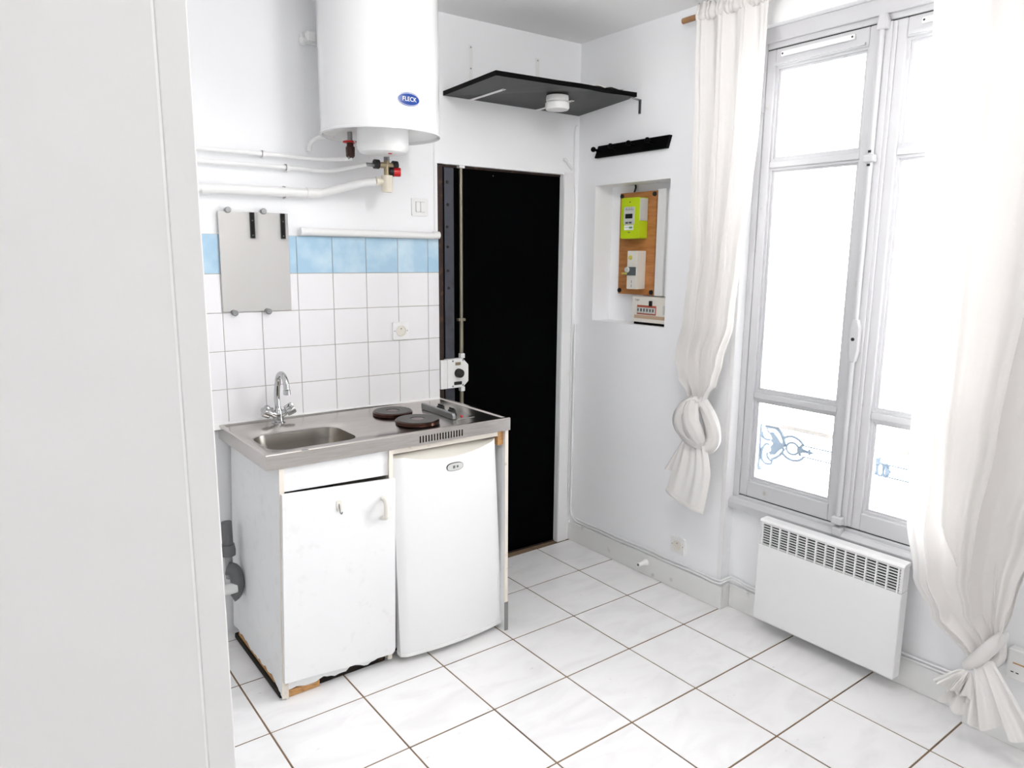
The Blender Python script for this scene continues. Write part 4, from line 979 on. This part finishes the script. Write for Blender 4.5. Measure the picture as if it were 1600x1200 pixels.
def rod_heading(u0, u1, n, zc, d, seed):
    rnd = random.Random(seed); bm = nb()
    ph = [rnd.uniform(-.35, .35) for _ in range(n + 2)]
    def fn(s, t):
        ang = t * 2 * PI; k = s * n + .25 * math.sin(s * 40)
        w = .5 + .5 * math.sin(2 * PI * k + ph[int(k)])
        rr = .016 + .006 * w
        return (u0 + (u1 - u0) * s + .0015 * math.sin(9 * ang + k), d + rr * .95 * math.cos(ang), zc + rr * 1.25 * math.sin(ang) + (.022 * w if .15 < t < .35 else 0))
    grid(bm, fn, n * 8, 16); return bm

# --- left curtain, knotted
cl = thing('curtain', 'off-white curtain tied in a hanging knot left of the window', 'curtain', (.93, .08, .46), 'W')
rows = [(2.535, .800, 1.135, .095, .010), (2.49, .800, 1.138, .100, .012), (2.42, .803, 1.138, .098, .016), (2.05, .812, 1.126, .085, .022), (1.80, .819, 1.108, .082, .024), (1.56, .832, 1.072, .080, .025),
        (1.29, .812, 1.055, .080, .026), (1.12, .780, 1.010, .080, .027), (1.03, .800, .985, .080, .024), (.97, .845, .945, .080, .020), (.925, .868, .920, .080, .014)]
bm = drape(rows, [(3.2, .1, .55, .25), (6.7, .45, .28, -.2), (13, .2, .10, .1)], 160, 100)
obj('drape', bm, cloth_m, cl, smooth=180)
bm = rod_heading(.800, 1.138, 15, 2.508, .095, 2); obj('heading', bm, cloth_m, cl, smooth=180)
# side hem of the drape (double cloth, right edge)
def band(path, w, th, twist=0.0, folds=3, amp=.004, nv=40, nu=22, seed=0):
    """soft wrapped band of cloth: closed flattened tube with pleats"""
    P = smooth_path(path, 8); bm = nb(); n = len(P); rings = []
    for i, p in enumerate(P):
        t = (P[min(i + 1, n - 1)] - P[max(i - 1, 0)]).normalized(); out = Vector((0, 1, 0))
        e1 = t.cross(out)
        e1 = e1.normalized() if e1.length > 1e-4 else Vector((1, 0, 0)); e2 = e1.cross(t)
        ww = w(i / (n - 1)) if callable(w) else w; hh = th(i / (n - 1)) if callable(th) else th
        ring = []
        for k in range(nu):
            a = 2 * PI * k / nu; pl = amp * math.sin(folds * 2 * a + i * .18 + seed)
            ring.append(bm.verts.new(p + e1 * ((ww + pl) * math.cos(a)) + e2 * ((hh + pl * .7) * math.sin(a))))
        rings.append(ring)
    for A, Bq in zip(rings, rings[1:]):
        for k in range(nu): bm.faces.new((A[k], A[(k + 1) % nu], Bq[(k + 1) % nu], Bq[k]))
    bm.faces.new(rings[0]); bm.faces.new(rings[-1]); return bm
bm = band([(.905, .085, .935), (.868, .105, .915), (.842, .120, .875), (.848, .128, .835), (.885, .130, .800), (.930, .122, .775), (.950, .105, .768)], lambda t: .030 + .012 * math.sin(PI * t), .020, folds=4, amp=.0055)
obj('knot_loop', bm, cloth_m, cl, smooth=180)
bm = band([(.900, .075, .945), (.945, .085, .90), (.978, .090, .84), (.985, .090, .79), (.965, .095, .755), (.92, .100, .768)], lambda t: .026 + .010 * math.sin(PI * t), .022, folds=4, amp=.004, seed=1.3)
obj('knot_loop', bm, cloth_m, cl, smooth=180)
bm = band([(.880, .100, .935), (.888, .128, .895), (.905, .140, .850), (.930, .138, .808), (.944, .120, .772)], lambda t: .026 + .016 * math.sin(PI * t), .022, folds=4, amp=.0055, seed=2.2)
obj('knot_core', bm, cloth_m, cl, smooth=180)
# tail with hem, narrow at the knot and flaring down
def tailfn(s, t):
    u0 = .872 + (.762 - .872) * t ** .75; u1 = .955 + .045 * math.sin(PI * min(1, t * 1.6) * .5) + (-.03) * max(0, t - .45) / .55 * 1.0
    zt, zb0, zb1 = .795, .505, .455
    zb = zb0 + (zb1 - zb0) * s
    z = zt + (zb - zt) * t - .010 * math.sin(PI * s) * t
    f = math.sin(2 * PI * (1.3 * s + .15)) * .011 * (1 - .35 * t) + math.sin(2 * PI * (4.3 * s + .3)) * .007 * (1 - t)
    return (u0 + (u1 - u0) * s, .105 + f + .02 * math.sin(PI * s) , z)
bm = nb(); grid(bm, tailfn, 60, 50); obj('tail', bm, cloth_m, cl, smooth=180)
bm = nb()
def hemfn(s, t):
    p = tailfn(s, .93 + .07 * t); return (p[0], p[1] + .0035 * math.sin(PI * t) + .0008, p[2])
grid(bm, hemfn, 60, 6); obj('hem', bm, cloth_m, cl, smooth=180)
bm = nb()
def tail2(s, t):
    a = Vector((.860, .100, .800)).lerp(Vector((.728, .085, .600)), t); b = Vector((.890, .095, .775)).lerp(Vector((.785, .09, .590)), t)
    p = a.lerp(b, s); return (p.x, p.y + .012 * math.sin(PI * 2 * s), p.z)
grid(bm, tail2, 16, 24); obj('tail_corner', bm, cloth_m, cl, smooth=180)

# --- right curtain, knotted low
cr_ = thing('curtain', 'off-white curtain tied in a low knot at the right edge', 'curtain', (2.05, .10, .12), 'W')
rows = [(2.535, 1.722, 2.42, .095, .012), (2.45, 1.722, 2.42, .100, .020), (2.2, 1.730, 2.38, .100, .030), (1.56, 1.750, 2.30, .105, .036), (1.0, 1.775, 2.235, .110, .038), (.72, 1.795, 2.185, .115, .038), (.56, 1.835, 2.155, .120, .034), (.46, 1.905, 2.138, .125, .030), (.39, 2.02, 2.126, .128, .022), (.355, 2.075, 2.118, .130, .014)]
def sag(s, t):
    q = max(0, (t - .72) / .28); return .10 * q * (1 - s) ** 2.0
bm = drape(rows, [(2.6, .62, .62, .12), (5.3, .15, .30, -.15), (11, .3, .10, .1)], 190, 110, zsag=sag)
obj('drape', bm, cloth_m, cr_, smooth=180)
rows = [(2.535, 1.86, 2.40, .082, .008), (2.2, 1.865, 2.36, .062, .012), (1.56, 1.875, 2.28, .062, .014), (1.0, 1.885, 2.22, .066, .014), (.72, 1.90, 2.17, .072, .014), (.50, 1.99, 2.14, .090, .012), (.38, 2.08, 2.12, .115, .006)]
bm = drape(rows, [(3.1, .2, .6, .1), (7, .4, .3, -.1)], 90, 70)
obj('inner_fold', bm, cloth_m, cr_, smooth=180)
bm = rod_heading(1.722, 2.42, 30, 2.508, .095, 4); obj('heading', bm, cloth_m, cr_, smooth=180)
bm = band([(2.120, .108, .402), (2.112, .140, .385), (2.090, .152, .345), (2.062, .150, .300), (2.040, .135, .272)], lambda t: .014 + .007 * math.sin(PI * t), .015, folds=5, amp=.0022, seed=.6)
obj('knot_loop', bm, cloth_m, cr_, smooth=180)
bm = band([(2.108, .09, .380), (2.118, .110, .335), (2.100, .125, .300), (2.06, .128, .272)], .016, .016, folds=4, amp=.0025, seed=2)
obj('knot_loop', bm, cloth_m, cr_, smooth=180)
# ruffled rosette of bunched cloth
rc = Vector((2.046, .150, .262)); rnd_ = random.Random(21)
for q, (w0, w1, hgt, sp, dd0, ph) in enumerate(((.015, .060, .085, -.018, .020, .3), (.012, .050, .105, .004, .006, 1.9), (.010, .038, .070, -.030, .034, 3.1))):
    def ruf(s, t, w0=w0, w1=w1, hgt=hgt, sp=sp, dd0=dd0, ph=ph):
        w = w0 + (w1 - w0) * t ** .8; x = (s - .5) * 2
        fold = math.sin(2 * PI * (2.6 * s) + ph + 1.2 * t) * .017 * t + math.sin(2 * PI * 5.7 * s + 2 * ph) * .007 * t
        return (rc.x + sp * t + w * x + .006 * t * math.sin(7 * s + ph), rc.y + dd0 * t + fold, rc.z - hgt * t * (1 - .25 * x * x) + .012 * t * math.sin(2 * PI * 2.6 * s + ph + 1.5))
    bm = nb(); grid(bm, ruf, 70, 26); obj('rosette', bm, cloth_m, cr_, smooth=180)
bm = nb()
def rtail(s, t):
    a = Vector((2.060, .150, .300)).lerp(Vector((2.110, .175, .125)), t); b = Vector((2.115, .150, .330)).lerp(Vector((2.300, .20, .150)), t)
    p = a.lerp(b, s); f = .018 * t * math.sin(2 * PI * (2.3 * s + .1)) + .008 * math.sin(2 * PI * 5 * s) * t
    return (p.x, p.y + f, p.z - .012 * t * math.sin(2 * PI * 2.3 * s))
grid(bm, rtail, 70, 30); obj('tail', bm, cloth_m, cr_, smooth=180)
bm = nb()
def rtail2(s, t):
    a = Vector((2.030, .150, .24)).lerp(Vector((1.985, .17, .140)), t); b = Vector((2.09, .150, .25)).lerp(Vector((2.115, .18, .105)), t)
    p = a.lerp(b, s); f = .015 * t * math.sin(2 * PI * (2.6 * s + .3))
    return (p.x, p.y + f, p.z - .006 * math.sin(2 * PI * 2.6 * s) * t)
grid(bm, rtail2, 50, 20); obj('tail', bm, cloth_m, cr_, smooth=180)

# ================================================================== BEHIND THE VIEWER (seen in the mirror)
for a, lab in ((-.548, 'black shelf rail on the rear wall seen left in the mirror'), (-.252, 'black shelf rail on the rear wall seen right in the mirror')):
    sr = thing('shelf_rail', lab, 'shelf rail', (a, 4.39, 1.63), group='rails on the rear wall')
    bm = nb(); box(bm, a - .022, a + .022, 4.376, 4.399, 1.632, 2.15); bevel(bm, .003); obj('rail', bm, black_b, sr)
    for z in (1.66, 1.80, 1.95, 2.1):
        bm = nb(); lathe(bm, [(0, 0), (.006, 0), (0, -.004)], (a, 4.376, z), (0, 1, 0), 8); obj('screw', bm, alu, sr)

# two added fill lamps, unseen: one above the frame, one behind the viewer
gm = bpy.data.materials.new('fill_lamp_glow'); gm.use_nodes = True
gp = gm.node_tree.nodes['Principled BSDF']; gp.inputs['Base Color'].default_value = (.9, .9, .88, 1); gp.inputs['Emission Color'].default_value = (1.0, .985, .97, 1); gp.inputs['Emission Strength'].default_value = 11.0
for LX, LY, lab in ((-1.22, 1.55, 'added unseen fill lamp on the ceiling nearer the kitchenette'), (-1.7, 3.75, 'added unseen fill lamp on the ceiling near the rear wall')):
    lp = thing('added_fill_lamp', lab, 'lamp', (LX, LY, 2.40), group='added fill lamps on the ceiling')
    bm = nb(); lathe(bm, [(0, CEIL), (.075, CEIL), (.070, CEIL - .03), (.012, CEIL - .032), (.012, CEIL - .12), (0, CEIL - .12)], (LX, LY, 0), (0, 0, 1), 28); obj('canopy', bm, plast_w, lp, smooth=40)
    bm = nb(); lathe(bm, [(0, -.13)] + [(.13 * math.sin(PI * k / 14), -.13 * math.cos(PI * k / 14)) for k in range(1, 14)] + [(0, .13)], (LX, LY, CEIL - .235), (0, 0, 1), 32)
    obj('globe', bm, gm, lp, smooth=60)
